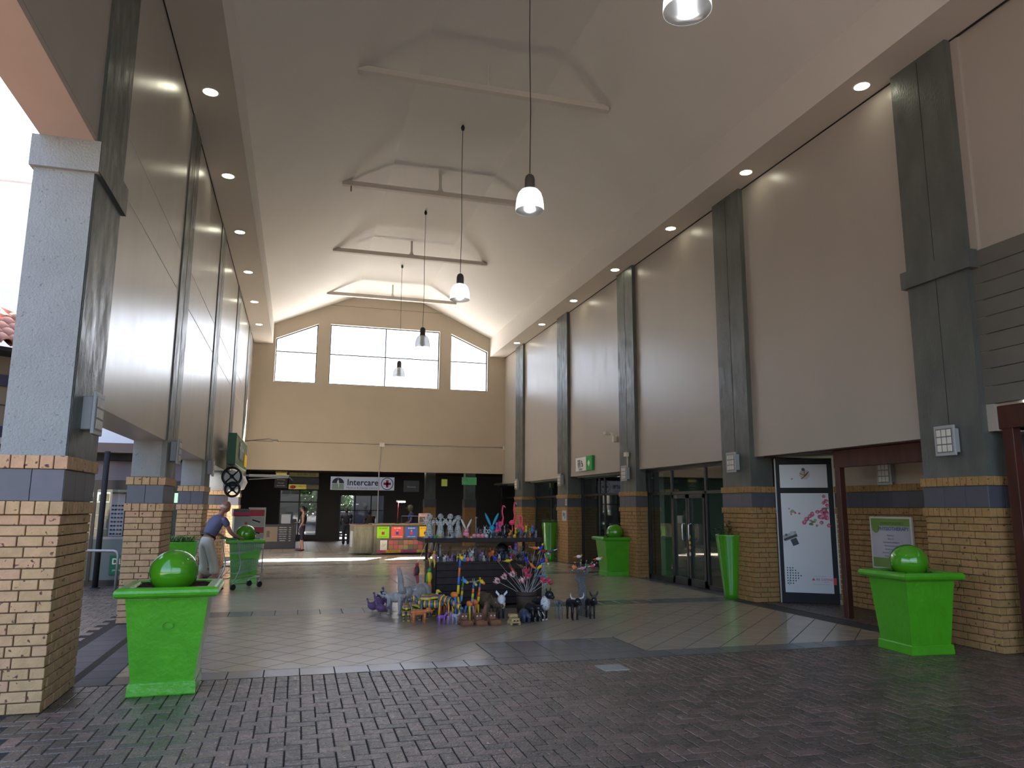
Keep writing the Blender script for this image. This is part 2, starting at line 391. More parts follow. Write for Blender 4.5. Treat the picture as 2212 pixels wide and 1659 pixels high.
mb = MB(); grid(mb, -4, 12, 29.0, 37.9, .45, .45, .004); tag(mb.build('mall_tile_field', mat('dim_tile', (.22, .17, .12), .4, .4, rand=.1), floor), kind='stuff')
cov = MB().cbox(3.12, 3.40, 7.43, 7.70, -.02, .006, .003, M['lgrey']).build('access_cover', M['lgrey'])
tag(cov, 'small square grey metal access cover set in the clay pavers', 'cover')
cov.data.materials[0] = mat('cover_metal', (.30, .32, .30), .5)

# ---- brick piers
def rows(a, b, L=.232):
    n = max(1, round((b-a)/L)); w = (b-a)/n; return [(a+i*w, a+(i+1)*w) for i in range(n)]
J = .005
def pier(side, y0, label, single, face=None, x_in=-1.90, x_out=-2.37, depth=.97, mt='brick', top=2.6, cap=False):
    """side -1: left pier (inner face looks +x); side +1: right pier (inner face looks -x)"""
    t = thing('brick_pier', label, 'pillar', (0, 0, 0), kind='structure')
    x0, x1 = min(x_in, x_out), max(x_in, x_out); y1 = y0+depth
    core = MB().box(x0+.016, x1-.016, y0+.016, y1-.016, 0, 2.07).build('mortar_core', M['mortar'], t)
    B = []
    inner = (x1-.106, x1) if side < 0 else (x0, x0+.106)
    H = 1.57/18
    for c in range(18):
        z0, z1 = c*H+J, (c+1)*H-J
        if c % 2 == 0:
            for a, b in rows(x0, x1): B.append((a+J, b-J, y0, y0+.106, z0, z1))
            for a, b in rows(y0+.11, y1): B.append((*inner, a+J, b-J, z0, z1))
        else:
            for a, b in (rows(x0, x1-.11) if side < 0 else rows(x0+.11, x1)): B.append((a+J, b-J, y0, y0+.106, z0, z1))
            for a, b in rows(y0, y1): B.append((*inner, a+J, b-J, z0, z1))
    for z0, z1 in ((1.573, 1.68), (1.95, 2.06)):
        e = .022
        for a, b in rows(x0-e, x1+e, .10): B.append((a+.004, b-.004, y0-e, y0+.1, z0, z1))
        ii = (x1-.09, x1+e) if side < 0 else (x0-e, x0+.09)
        for a, b in rows(y0+.1, y1+e, .086): B.append((*ii, a+.004, b-.004, z0, z1))
    Tl = []
    for a, b in rows(x0, x1, .3): Tl.append((a+.002, b-.002, y0-.004, y0+.02, 1.683, 1.947))
    ii = (x1-.02, x1+.004) if side < 0 else (x0-.004, x0+.02)
    for a, b in rows(y0, y1, .32): Tl.append((*ii, a+.002, b-.002, 1.683, 1.947))
    bm_ = M[mt]
    if single:
        for a, b, c_, d, e_, f_ in B: obj('brick', cached(b-a, d-c_, f_-e_, .004, bm_), t, ((a+b)/2, (c_+d)/2+RN.uniform(-.0015, .0015), (e_+f_)/2))
        for a, b, c_, d, e_, f_ in Tl: obj('band_tile', cached(b-a, d-c_, f_-e_, .002, M['bandtile']), t, ((a+b)/2, (c_+d)/2, (e_+f_)/2))
    else:
        mb = MB()
        for q in B: mb.box(*q)
        tag(mb.build('brickwork', bm_, t), kind='stuff')
        mb = MB()
        for q in Tl: mb.box(*q)
        tag(mb.build('band_tiles', M['bandtile'], t), kind='stuff')
    MB().box(x0+.03, x1-.015, y0+.02, y1-.02, 2.05, top).build('plaster_shaft', M['pier' if side < 0 else 'pil'], t)
    return t
PY = [7.1, 12.0, 16.87, 21.73, 26.6]
LN = ['nearest the open courtyard, beside the big green planter', 'behind the first pier on the courtyard side', 'beside the man with the trolley', 'under the green shop sign', 'farthest along the courtyard side']
RNm = ['beside the physiotherapy notice and largest planter', 'between the flower poster and the glass doors', 'behind the green planter with a ball by the glass doors', 'carrying the small framed notice', 'farthest along the shopfront side']
for i, y in enumerate(PY):
    pier(-1, y, 'buff brick pier with grey tile band, '+LN[i], i < 3, x_in=XL+.02, x_out=-2.39, top=2.62 if i else 4.6)
    xo = [8.75, 8.47, 8.27, 8.5, 8.5][i]
    pier(1, y, 'shade-toned brick pier with grey tile band, '+RNm[i], i < 3, x_in=7.97, x_out=xo, mt='brickshade', top=2.62)

# ---- walls
mb = MB().box(-2.38, XL, 7.1, YF+.3, 2.6, 8.2)
wl = mb.build('wall_left', M['wall']); st(wl, 'tall cream plaster wall on brick piers along the courtyard side', 'wall')
MB().box(-2.36, XL-.002, -4.5, 7.12, 4.89, 8.2).build('front_beam', M['tan'], wl)
MB().box(XL-.05, XL, -4.5, 7.10, 4.95, 8.2).build('beam_facing', mat('shaded_beige_plaster', (.36, .32, .28), .5, .4, var=.08, vscale=2), wl)  # inner beam face, shade put into its plaster colour
for i, y in enumerate(PY):
    MB().box(XL-.05, XL+.02, y+.01, y+.96, 2.0 if i else 2.05, 8.0).build('pilaster', M['pil'], wl)
    for dx in (.475,): MB().box(XL+.016, XL+.0225, y+dx-.003, y+dx+.003, 2.7, 7.8).build('pilaster_joint', M['dark'], wl)
# first pier: outer shaft and capital
MB().box(-2.39, XL+.012, 7.085, 8.06, 2.06, 4.62).build('corner_shaft', M['pier'], wl)
fix_normals(MB().prism([(-2.42, 7.04), (XL+.06, 7.04), (XL+.06, 8.12), (-2.42, 8.12)], 2, 4.60, 4.89).build('capital', M['pier'], wl))
MB().box(XL+.012, XL+.024, 7.13, 8.06, 2.06, 8.0).build('inner_pilaster_face', M['pil'], wl)
MB().box(XL+.055, XL+.065, 7.04, 8.12, 4.60, 4.89).build('capital_face', M['pil'], wl)
for z in (4.90, 5.53):
    MB().box(XL-.003, XL+.004, 8.14, 26, z-.006, z+.006).build('plaster_joint_bead', M['offwhite'], wl)
mb = MB().box(XR, 8.55, 7.0, YF+.3, 2.6, 8.2).box(8.13, 8.55, -4.5, 7.0, 2.96, 8.2)
wr = mb.build('wall_right', M['wallr']); st(wr, 'tall cream plaster wall above the shopfronts', 'wall')
for i, y in enumerate(PY):
    MB().box(7.985, XR+.05, y+.01, y+.96, 2.0, 8.0).build('pilaster', M['pil'], wr)
    MB().box(7.982, 7.99, y+.48, y+.486, 2.7, 7.8).build('pilaster_joint', M['dark'], wr)
MB().box(7.93, XR, 7.02, 8.12, 4.66, 4.90).build('capital', M['pil'], wr)
for k in range(9):
    z = 4.88-k*.217
    if z-.21 < 2.93: z0 = 2.93
    else: z0 = z-.212
    MB().cbox(8.07+.002*(k % 2), 8.14, 2.0, 7.12, z0, z, .006).build('siding_board', mat('grey_board%d' % k, (.14, .135, .12), .6, .3, var=.1, vscale=3) if k == 0 else bpy.data.materials['grey_board0'], wr)
# far wall (x,z polygons)
mb = MB()
A = YF; Bb = YF+.3
mb.box(-2.4, 8.6, A, Bb, 3.01, 6.36)
for a, b in ((-2.4, -1.12), (.46, .91), (5.3, 5.75), (7.33, 8.6)): mb.box(a, b, A, Bb, 6.36, 10.8)
mb.prism([(-1.12, 8.08), (.46, 8.77), (.46, 10.8), (-1.12, 10.8)], 1, A, Bb)
mb.prism([(.91, 8.79), (5.3, 8.79), (5.3, 10.8), (.91, 10.8)], 1, A, Bb)
mb.prism([(5.75, 8.74), (7.33, 8.06), (7.33, 10.8), (5.75, 10.8)], 1, A, Bb)
wf = fix_normals(mb.build('wall_far', M['wallfar'])); st(wf, 'tan gable end wall with three high windows', 'wall')
MB().box(XL, 8.08, YF-.004, YF+.01, 4.07, 4.085).build('control_joint', M['dark'], wf)
MB().box(.46, 5.8, YF-.003, YF+.01, 9.55, 9.56).build('control_joint', M['dark'], wf)
# windows
def window(n, poly, bars, label):
    w = thing('window_%d' % n, label, 'window', (0, 0, 0), kind='structure')
    cxp = sum(p[0] for p in poly)/len(poly); czp = sum(p[1] for p in poly)/len(poly)
    def fr(m_, t, y0, y1, nm):
        mb = MB(); k = len(poly)
        for i in range(k):
            a, b = Vector(poly[i]), Vector(poly[(i+1) % k]); d = (b-a).normalized(); nrm = Vector((-d.y, d.x))
            if nrm.dot(Vector((cxp, czp))-a) < 0: nrm = -nrm
            q = [a, b, b+nrm*t-d*t*.0, a+nrm*t+d*t*.0]; mb.prism([tuple(p) for p in q], 1, y0, y1)
        return fix_normals(mb.build(nm, m_, w))
    fr(M['black'], .05, A+.1, A+.16, 'frame'); fr(M['offwhite'], .012, A-.01, A+.1, 'reveal_edge')
    for (x0, z0, x1, z1) in bars:
        if x0 == x1: MB().box(x0-.02, x0+.02, A+.1, A+.15, z0, z1).build('mullion', M['black'], w)
        else: MB().box(x0, x1, A+.1, A+.15, z0-.02, z0+.02).build('transom', M['black'], w)
    return w
def pane(w, poly): fix_normals(MB().prism(poly, 1, A+.125, A+.13).build('pane', M['glass'], w))
w = window(1, [(-1.12, 6.37), (.46, 6.37), (.46, 8.77), (-1.12, 8.08)], [(-1.1, 7.58, .44, 7.58)], 'sloping-topped high window at the courtyard end of the gable wall')
pane(w, [(-1.1, 6.4), (.44, 6.4), (.44, 7.57), (-1.1, 7.57)]); pane(w, [(-1.1, 7.59), (.44, 7.59), (.44, 8.75), (-1.1, 8.05)])
w = window(2, [(.91, 6.37), (5.3, 6.37), (5.3, 8.79), (.91, 8.79)], [(.93, 7.58, 5.28, 7.58), (3.11, 6.4, 3.11, 8.77)], 'wide four-pane high window in the middle of the gable wall')
for a, b in ((.93, 3.1), (3.12, 5.28)):
    for c_, d in ((6.4, 7.57), (7.59, 8.77)): pane(w, [(a, c_), (b, c_), (b, d), (a, d)])
w = window(3, [(5.75, 6.37), (7.33, 6.37), (7.33, 8.06), (5.75, 8.74)], [(5.77, 7.58, 7.31, 7.58)], 'sloping-topped high window at the shopfront end of the gable wall')
pane(w, [(5.77, 6.4), (7.31, 6.4), (7.31, 7.57), (5.77, 7.57)]); pane(w, [(5.77, 7.59), (7.31, 7.59), (7.31, 8.04), (5.77, 8.7)])
# ceiling profile
prof = [(-2.4, ZS), (-1.215, ZS), (-1.215, 8.63), (1.86, 9.99), (4.44, 9.99), (7.42, 8.62), (7.42, ZS), (8.6, ZS), (8.6, 8.4), (7.6, 8.8), (4.5, 10.3), (1.8, 10.3), (-1.4, 8.8), (-2.4, 8.4)]
def ceil_strip(mb, a, b, y0=-4.5, y1=YF): mb.add([(a[0], y0, a[1]), (b[0], y0, b[1]), (b[0], y1, b[1]), (a[0], y1, a[1])], [(0, 1, 2, 3)])
mb = MB()
for i in range(1, 7):
    if i != 6: ceil_strip(mb, prof[i], prof[i+1])
ce = mb.build('ceiling', M['ceil']); st(ce, 'cream vaulted ceiling with flat centre and sloping sides', 'ceiling')
mb = MB(); ceil_strip(mb, prof[0], prof[1]); ceil_strip(mb, prof[6], prof[7]); mb.build('soffit', M['soffit'], ce)
mb = MB()
for i in range(7, 14): ceil_strip(mb, prof[i], prof[(i+1) % 14])
mb.build('light_block_deck', M['tan'], ce)  # unseen outer deck added over the ceiling to block light
for x in (XL+.001, XR-.001):
    MB().box(x-.012, x+.012, -4.5, YF, ZS-.02, ZS-.002).build('soffit_edge_strip', M['dark'], ce)  # thin dark strip where soffit and wall meet
# wall behind the camera and side closures
mb = MB().box(-2.4, 9, -4.7, -4.5, 7.4, 10.4).box(8.55, 8.75, -4.5, 5.0, 0, 2.95).box(-2.38, -1.95, -4.5, -3.9, 0, 5).box(8.1, 8.75, -4.7, -3.9, 0, 8)
wb = mb.build('wall_back', M['tan']); st(wb, 'plaster header and jambs of the open entrance behind the viewer', 'wall')
# roof ties
TL = ['closest to the camera', 'crossing behind the nearest hanging bell lamp', 'third from the camera', 'closest to the gable windows']
for i, (y, pr) in enumerate(((12.62, .02), (17.6, .035), (22.58, .035), (27.5, .03))):
    t = thing('roof_tie', 'cream steel roof tie with short hanger post, '+TL[i], 'beam', (0, y, 0), group='roof ties under the vaulted ceiling')
    MB().box(.66, 5.54, -.045, .045, 9.42, 9.53).build('tie_beam', M['soffit'], t)
    MB().box(.66, 5.54, -.07, .07, 9.405, 9.42).build('bottom_flange', M['soffit'], t)
    MB().lathe([(pr*2.6, 9.53), (pr*2, 9.56), (pr, 9.62), (pr, 9.98)], (3.08, 0, 0), 10).build('hanger_post', M['ceil'], t)
    if i == 1: MB().box(.86, .89, -.02, .02, 9.27, 9.42).build('hook', M['grey'], t)
# downlights
k = 0
for side, xs, ys in (('courtyard', -1.585, (11.27, 14.29, 17.34, 20.4, 23.46, 26.45)), ('shopfront', 7.745, (8.35, 11.35, 14.3, 17.37, 20.47, 23.55, 26.6))):
    for j, y in enumerate(ys):
        t = thing('downlight', 'lit round recessed downlight on the %s soffit, %s from the gable wall' % (side, ['first', 'second', 'third', 'fourth', 'fifth', 'sixth', 'seventh'][len(ys)-1-j]), 'light', (xs, y, ZS), group='downlights in the soffits')
        MB().lathe([(.105, -.002), (.125, -.008), (.135, -.002)], n=24).build('trim_ring', M['offwhite'], t)
        MB().lathe([(0, -.003), (.108, -.003)], n=24, smooth=False).build('lens', M['down'], t)
# pendants
LL = {5.3: 'lit clear bell pendant lamp cut by the top of the picture', 10: 'lit clear bell pendant lamp with long cord, largest one seen whole', 15: 'lit white bell pendant lamp, second seen whole from the camera', 20: 'unlit bell pendant lamp hanging before the wide gable window near its top', 25: 'unlit bell pendant lamp farthest down the hall, before the window transom'}
for y in (5.3, 10, 15, 20, 25):
    lit = y < 18
    t = thing('pendant_lamp', LL[y], 'lamp', (3.1, y, 0), group='bell pendant lamps along the hall centre')
    MB().tube([(0, 0, 6.6), (.012, 0, 7.6), (-.006, 0, 8.8), (0, 0, 9.93)], .007, 6).build('cord', M['black'], t)
    MB().lathe([(0, 9.86), (.03, 9.87), (.045, 9.93), (.02, 9.99)], n=12).build('ceiling_hook', M['black'], t)
    MB().lathe([(0, 6.58), (.03, 6.575), (.06, 6.55), (.075, 6.50), (.078, 6.36), (.085, 6.345), (.085, 6.335)], n=20).build('ballast_housing', mat('lamp_housing', (.10, .09, .085), .5, metal=.3) if y == 5.3 else bpy.data.materials['lamp_housing'], t)
    MB().tube([(0, 0, 6.575), (.012, 0, 6.59), (0, 0, 6.605), (-.012, 0, 6.59), (0, 0, 6.575)], .003, 5).build('hanging_loop', M['grey'], t)
    MB().lathe([(.085, 6.34), (.13, 6.32), (.17, 6.27), (.195, 6.19), (.208, 6.10), (.213, 6.0), (.209, 6.0), (.204, 6.10), (.190, 6.19), (.166, 6.265), (.128, 6.312), (.085, 6.332)], n=40).build('shade', M['shade'], t)
    MB().lathe([(.06, 6.33), (.055, 6.2), (.07, 6.13), (.06, 6.05), (0, 6.03)], n=14).build('bulb', M['bulb' if lit else 'bulboff'], t)
# ================================================================== SHOPFRONTS, MALL, COURTYARD
def shopfront(name, label, x, y0, y1, muls, ztr, top=2.58, doors=None, gl='dglass'):
    t = thing(name, label, 'shopfront', (0, 0, 0), kind='structure')
    def fr(a, b, z0, z1, w=.05): MB().box(x-.03, x+.03, a, b, z0, z1).build('frame_bar', M['black'], t)
    fr(y0, y1, top-.06, top); fr(y0, y1, 0, .09); fr(y0, y1, ztr-.03, ztr+.03)
    ys = [y0+.03]+list(muls)+[y1-.03]
    for q in ys: fr(q-.035, q+.035, 0, top)
    for a, b in zip(ys, ys[1:]):
        MB().box(x-.004, x+.004, a+.035, b-.035, .09, ztr-.03).build('glass_pane', M[gl], t)
        MB().box(x-.004, x+.004, a+.035, b-.035, ztr+.03, top-.06).build('glass_pane', M[gl], t)
    return t
sf = shopfront('door_1', 'wide black-framed glass double doors beside the round green planter', 8.3, 12.97, 16.84, [14.12, 15.62], 2.0)
for a, b in ((14.16, 14.86), (14.88, 15.58)):
    d = MB().box(8.25, 8.3, a, a+.07, .02, 1.96).box(8.25, 8.3, b-.07, b, .02, 1.96).box(8.25, 8.3, a, b, 1.88, 1.96).box(8.25, 8.3, a, b, .02, .16).build('door_leaf', M['black'], sf)
    yh = b-.13 if a < 14.5 else a+.13
    MB().tube([(8.25, yh, .95), (8.19, yh, .97), (8.185, yh, 1.0), (8.185, yh, 1.28), (8.19, yh, 1.31), (8.25, yh, 1.33)], .014, 8).build('handle', M['chrome'], d)
mb = MB()
for z, c in ((.93, (.5, .4, .05)), (.80, (.5, .4, .05)), (.68, (.5, .25, .05)), (.52, (.5, .5, .5))): mb.lathe([(0, 0), (.045, 0)], (0, 0, 0), 10, cm(c))
vv = mb.v; mb.v = []
for i, p in enumerate(vv): k = i//20; mb.v.append((8.245, 14.80+p[0], (1.05, .93, .82, .68)[k]+p[1]))
mb.build('door_stickers', None, sf)
shopfront('door_2', 'dark glass door with blinds behind the green planter with a ball', 8.45, 17.9, 21.7, [18.72, 19.9, 20.3], 2.04)
shopfront('door_3', 'dark glass shopfront beside the narrow planter with grass', 8.5, 22.7, 26.55, [24.0, 24.75], 2.04)
shopfront('door_4', 'dark glass shopfront beyond the last brick pier', 8.5, 27.6, 31.5, [29.3], 2.06)
# frosted panels and interiors behind the glass
fp = MB().box(8.5, 8.52, 18.75, 19.87, .05, 2.5).build('frosted_screen', M['frost']); tag(fp, 'blue-grey frosted screen behind the glass next to the third pier', 'screen')
mb = MB().box(11.9, 12, 12.9, 37.9, 0, 3).box(8.5, 12, 16.9, 17.0, 0, 2.9).box(8.55, 12, 22.1, 22.2, 0, 2.9).box(8.55, 12, 27.0, 27.1, 0, 2.9).box(8.5, 12, 12.85, 12.95, 0, 2.9).box(8.3, 12, 7.0, 32, 2.62, 2.7).box(8.3, 8.56, 12.9, 29.8, 2.56, 2.65)
sw = mb.build('wall_shops', mat('dim_shop_wall', (.16, .18, .155), .8, .2)); st(sw, 'dim grey-green inner walls of the shops behind the glass', 'wall')
cw = MB().box(8.34, 8.46, 16.35, 16.62, .1, 2.5).build('white_jamb', M['offwhite']); tag(cw, 'pale upright panel inside the glass doors', 'panel')
t = thing('reception_counter', 'low grey-green counter inside the empty shop with the double doors', 'counter', (10.6, 14.8, 0))
MB().cbox(-.3, .3, -1.6, 1.6, 0, .9, .01).build('body', mat('counter_grey', (.2, .24, .2), .6), t); MB().cbox(-.35, .35, -1.7, 1.7, .9, .94, .008).build('counter_top', M['offwhite'], t)
t = thing('reflection_bar', 'long glowing bar standing in for the reflected sun patch, low behind the double doors', 'light', (11.2, 14.2, .55))  # glowing bar added for the sun patch reflected in the door glass
MB().box(-.03, .03, -.9, .9, -.03, .03).build('bar_back', M['white'], t); MB().tube([(-.04, -.88, 0), (-.04, .88, 0)], .02, 8).build('tube', mat('reflection_glow', (1, .9, .6), .5, emit=(1, .9, .55), estr=5), t)
# blinds and paper pieces at the far door
t = thing('slatted_blind', 'low dark slatted blind behind the glass by the third pier', 'blind', (8.62, 20.1, .2))
for k in range(9): MB().box(-.02, .02, -.28, .5, k*.11, k*.11+.07).build('slat', mat('slat_grey', (.16, .17, .16), .5) if k == 0 else bpy.data.materials['slat_grey'], t)
for i, (y, z, a, b) in enumerate(((24.3, 1.72, .55, .16), (25.2, 1.38, .75, .2), (25.0, 1.05, .4, .08), (29.9, 1.45, .5, .2))):
    p = MB().box(8.56, 8.57, y-a/2, y+a/2, z-b/2, z+b/2).build('paper_sheet', M['lgrey']); p.rotation_euler = (0, 0, 0)
    tag(p, ['grey paper sheet taped high inside the dark shopfront by the grass planter', 'wide grey paper sheet inside the dark shopfront by the grass planter', 'small grey card inside the dark shopfront by the grass planter', 'grey sheet behind the last shopfront'][i], 'paper')
bp = MB().box(8.46, 8.47, 28.7, 29.25, 1.75, 2.12).build('blue_poster', cm((.1, .25, .55))); tag(bp, 'small blue poster on the glass beyond the last pier', 'poster')
# alcove between first two piers on the shop side
al = thing('alcove_wall', 'shade-toned brick alcove wall with grey tile band behind the timber post', 'wall', (0, 0, 0), kind='structure')
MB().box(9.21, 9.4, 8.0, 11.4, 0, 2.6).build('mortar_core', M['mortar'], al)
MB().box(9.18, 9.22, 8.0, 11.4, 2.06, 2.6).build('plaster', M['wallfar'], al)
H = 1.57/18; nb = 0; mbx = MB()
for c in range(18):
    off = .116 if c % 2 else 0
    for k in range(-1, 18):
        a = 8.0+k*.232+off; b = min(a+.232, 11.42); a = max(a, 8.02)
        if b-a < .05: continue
        if a > 9.0 and nb < 260: obj('brick', cached(.1, round(b-a-.01, 3), H-.01, .004, M['brickshade']), al, (9.17+.05, (a+b)/2, (c+.5)*H)); nb += 1
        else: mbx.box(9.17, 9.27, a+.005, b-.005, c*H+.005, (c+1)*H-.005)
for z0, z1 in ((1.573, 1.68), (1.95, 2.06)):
    for a, b in rows(8.02, 11.42, .1): obj('brick', cached(.12, .092, z1-z0, .004, M['brickshade']), al, (9.21, (a+b)/2, (z0+z1)/2)) if nb < 300 else mbx.box(9.15, 9.27, a+.004, b-.004, z0, z1)
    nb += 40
tag(mbx.build('brickwork', M['brickshade'], al), kind='stuff')
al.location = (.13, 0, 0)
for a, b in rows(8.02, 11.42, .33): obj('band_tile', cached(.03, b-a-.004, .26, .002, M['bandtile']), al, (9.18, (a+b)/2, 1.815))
MB().box(8.55, 9.4, 7.0, 8.1, 0, 2.6).box(8.5, 9.6, 12.2, 12.9, 0, 2.6).build('wall_return', M['brickshade'], al)
t = thing('timber_lintel', 'dark stained timber lintel over the alcove with a post at its end', 'beam', (0, 0, 0), kind='structure')
MB().cbox(8.28, 8.36, 8.06, 10.15, 2.31, 2.585, .006).build('beam_board', M['brown'], t)
MB().box(8.2, 8.4, 8.06, 11.9, 2.585, 2.6).build('top_board', M['brown'], t)
MB().cbox(8.28, 8.38, 10.02, 10.13, 0, 2.32, .005).build('post', M['brown'], t)
t = thing('timber_doorway', 'dark stained timber post and lintel next to the nearest shop-side pier', 'doorway', (0, 0, 0), kind='structure')
MB().cbox(8.12, 8.22, 2.0, 7.02, 2.62, 2.90, .006).build('beam_board', M['brown'], t)
MB().cbox(8.13, 8.25, 6.83, 6.97, 0, 2.63, .005).build('post', M['brown'], t)
MB().tube([(8.3, 6.72, 2.6), (8.31, 6.72, 2.2), (8.31, 6.73, 1.9)], .006, 6).build('white_cable', M['offwhite'], t)
rc = MB().cbox(8.35, 8.55, 6.3, 6.62, 1.88, 2.12, .02).build('red_machine', cm((.45, .02, .04))); tag(rc, 'small red box on the wall behind the timber doorway', 'box')
cb = MB()
for k in range(4): cb.tube([(8.33+.02*math.sin(a*1.0+k), 6.66+.04*math.cos(a+k*.7), 1.70+.09*math.sin(a)) for a in [i*.7 for i in range(10)]], .004, 5)
tag(cb.build('coiled_cable', M['offwhite']), 'loose coil of white cable hanging in the timber doorway', 'cable')
MB().box(8.6, 8.7, 4.0, 7.0, 0, 2.9).build('doorway_wall', M['darkwall'], t)
# ---- framed posters on the shop side
t = thing('flower_poster', 'tall black-framed advertising panel with pink roses and a camera', 'poster', (8.50, 12.0, 0), math.atan2(-.53, .81))
Wd = .97
MB().cbox(0, Wd, -.05, .03, .0, 2.57, .006).build('frame', M['pframe'], t)
MB().box(-.02, .005, -.055, .03, 0, 2.57).build('edge_strip', M['grey'], t)
pw = mat('poster_paper', (.56, .57, .62), .35, .5)
MB().box(.07, Wd-.09, -.056, -.05, 2.04, 2.46).build('upper_sheet', pw, t)
MB().box(.07, Wd-.09, -.056, -.05, .18, 1.94).build('lower_sheet', pw, t)
pr = []
def disc(mb, x, z, r, m, y=-.059, n=9, sx=1): mb.add([(x+r*sx*math.cos(2*pi*k/n), y, z+r*math.sin(2*pi*k/n)) for k in range(n)], [tuple(range(n))], m=m)
mb = MB(); rr = random.Random(5)
for x, z, r in ((.80, 1.88, .03), (.84, 1.80, .035), (.79, 1.77, .03), (.85, 1.72, .03), (.80, 1.64, .045), (.75, 1.60, .04), (.83, 1.57, .05), (.77, 1.53, .05), (.84, 1.50, .045), (.72, 1.52, .04), (.68, 1.60, .035), (.60, 1.57, .04), (.54, 1.52, .035), (.50, 1.47, .04), (.46, 1.42, .04), (.74, 1.42, .035), (.66, 1.36, .02), (.86, 1.37, .035), (.38, 1.57, .02), (.30, 1.58, .02), (.24, 1.56, .018), (.20, 1.66, .015)):
    for k in range(3): disc(mb, x+rr.uniform(-.3, .3)*r, z+rr.uniform(-.3, .3)*r, r*(1-.25*k), cm([(.50, .10, .20), (.42, .05, .14), (.6, .25, .33)][k]), -.058-.0006*k)
tag(mb.build('printed_roses', None, t), kind='stuff')
mb = MB()
for x, z in ((.57, 1.42), (.62, 1.44), (.56, 1.37), (.83, 1.66), (.27, 1.60)):
    for k in range(3): disc(mb, x+rr.uniform(-.03, .03), z+rr.uniform(-.03, .03), .02, cm((.25, .32, .18)), -.058, 6, 1.6)
mb.build('printed_leaves', None, t)
mb = MB(); a_ = math.radians(22)
Rm = Matrix.Rotation(-a_, 3, 'Y')
mb.obox((.2, -.058, 1.17), (.24, .002, .11), Rm, cm((.30, .31, .32))); mb.obox((.2, -.059, 1.145), (.24, .002, .04), Rm, cm((.03, .03, .04)))
mb.obox((.27, -.060, 1.07), (.11, .002, .12), Rm, cm((.03, .035, .05))); disc(mb, .23, 1.22, .04, cm((.4, .41, .43)), -.061); disc(mb, .13, 1.19, .025, cm((.1, .1, .1)), -.061)
mb.build('printed_camera', None, t)
mb = MB()
for i in range(6):
    for j in range(7):
        x, z = .12+i*.045, .34+j*.045
        if abs(i-1) + abs(j-3) < 5 and i*.9 < 5-abs(j-3): disc(mb, x, z, .012, cm((.02, .03, .06)), -.058, 8)
mb.obox((.16, -.058, .45), (.008, .002, .30), Matrix.Rotation(.15, 3, 'Y'), cm((.12, .12, .13)))
mb.build('printed_dots', None, t)
mb = MB(); disc(mb, .50, 2.28, .09, cm((.52, .42, .40)), -.058, 14); mb.tube([(.42, -.06, 2.30), (.50, -.06, 2.26), (.57, -.06, 2.33), (.52, -.06, 2.26), (.44, -.06, 2.20), (.50, -.06, 2.25), (.50, -.06, 2.36)], .006, 5, cm((.15, .10, .03))); disc(mb, .48, 2.37, .03, cm((.05, .06, .03)), -.06); disc(mb, .28, 2.2, .015, cm((.4, .12, .15)))
tag(mb.build('printed_gift', None, t), kind='stuff')
mb = MB(); mb.add([(.52, -.058, .40), (.58, -.058, .40), (.55, -.058, .445)], [(0, 1, 2)], m=cm((.55, .02, .12))); mb.box(.885, .93, -.0585, -.057, .33, .45, cm((.6, .05, .05)))
tag(mb.build('printed_logo_marks', None, t), kind='stuff')
text('RE', .058, cm((.08, .07, .08)), t, (.595, -.058, .415), name='lettering', align='LEFT', ext=.0005)
text('DEFINE', .058, cm((.55, .03, .15)), t, (.68, -.058, .415), name='lettering', align='LEFT', ext=.0005)
text('PROPERTIES', .016, cm((.2, .2, .22)), t, (.76, -.058, .375), ext=.0003); text("We're not landlords. We're people.", .019, cm((.1, .1, .12)), t, (.68, -.058, .335), ext=.0003)
text('Exciting tenant opening soon', .017, cm((.1, .1, .12)), t, (.66, -.058, .475), ext=.0003)
# physiotherapy notice (on the alcove wall)
t = thing('physiotherapy_notice', 'white-framed glossy notice reading PHYSIOTHERAPY on the alcove bricks', 'sign', (9.27, 10.1, 1.12), -pi/2)
MB().cbox(-.45, .45, -.02, .02, -.42, .42, .004).build('frame', M['offwhite'], t)
gp = mat('notice_paper', (.40, .41, .50), .2, .6, coat=.4); gg_ = cm((.17, .30, .06), .3)
mb = MB().box(-.41, .41, -.024, -.02, -.39, .39, gp).box(-.41, .41, -.026, -.023, .27, .39, gg_).box(-.41, .41, -.026, -.023, -.39, -.24, gg_)
for k in range(1): disc(mb, -.31, .24, .085, gg_, -.028, 16)
mb.build('sheet', None, t)
text('MOBILITY & SPORTS', .055, cm((.10, .16, .05)), t, (.05, -.028, .31), ext=.0005); text('PHYSIOTHERAPY', .085, cm((.09, .09, .20)), t, (.07, -.028, .225), ext=.0005, bold=.01)
for k, s_ in enumerate(('Moved to:', 'Shop 14', 'Orthopaedic conditions', 'Back and neck pain', 'Chronic headaches', 'Sports injury rehabilitation', 'Respiratory therapy')): text(s_, .036, cm((.12, .12, .18)), t, (.0, -.026, .12-.055*k), ext=.0004)
# small notices on the third pier etc.
t = thing('framed_notice', 'small framed notice with blue picture on the far shop-side pier', 'sign', (7.965, 22.0, 1.42), -pi/2)
MB().cbox(-.2, .2, -.01, .01, -.17, .17, .003).build('frame', M['lgrey'], t); MB().box(-.16, .16, -.013, -.01, -.14, .13, cm((.45, .5, .55))).box(-.1, 0, -.015, -.01, -.02, .09, cm((.08, .08, .3))).box(.03, .1, -.015, -.01, -.1, .08, cm((.06, .2, .12))).build('print', None, t)
t = MB().box(7.958, 7.965, 21.8, 21.9, 1.73, 1.92, M['offwhite']).box(7.955, 7.958, 21.83, 21.87, 1.76, 1.89, cm((.4, .1, .1))).build('small_notice'); tag(t, 'tiny white and red notice on the tile band above the framed notice', 'sign')
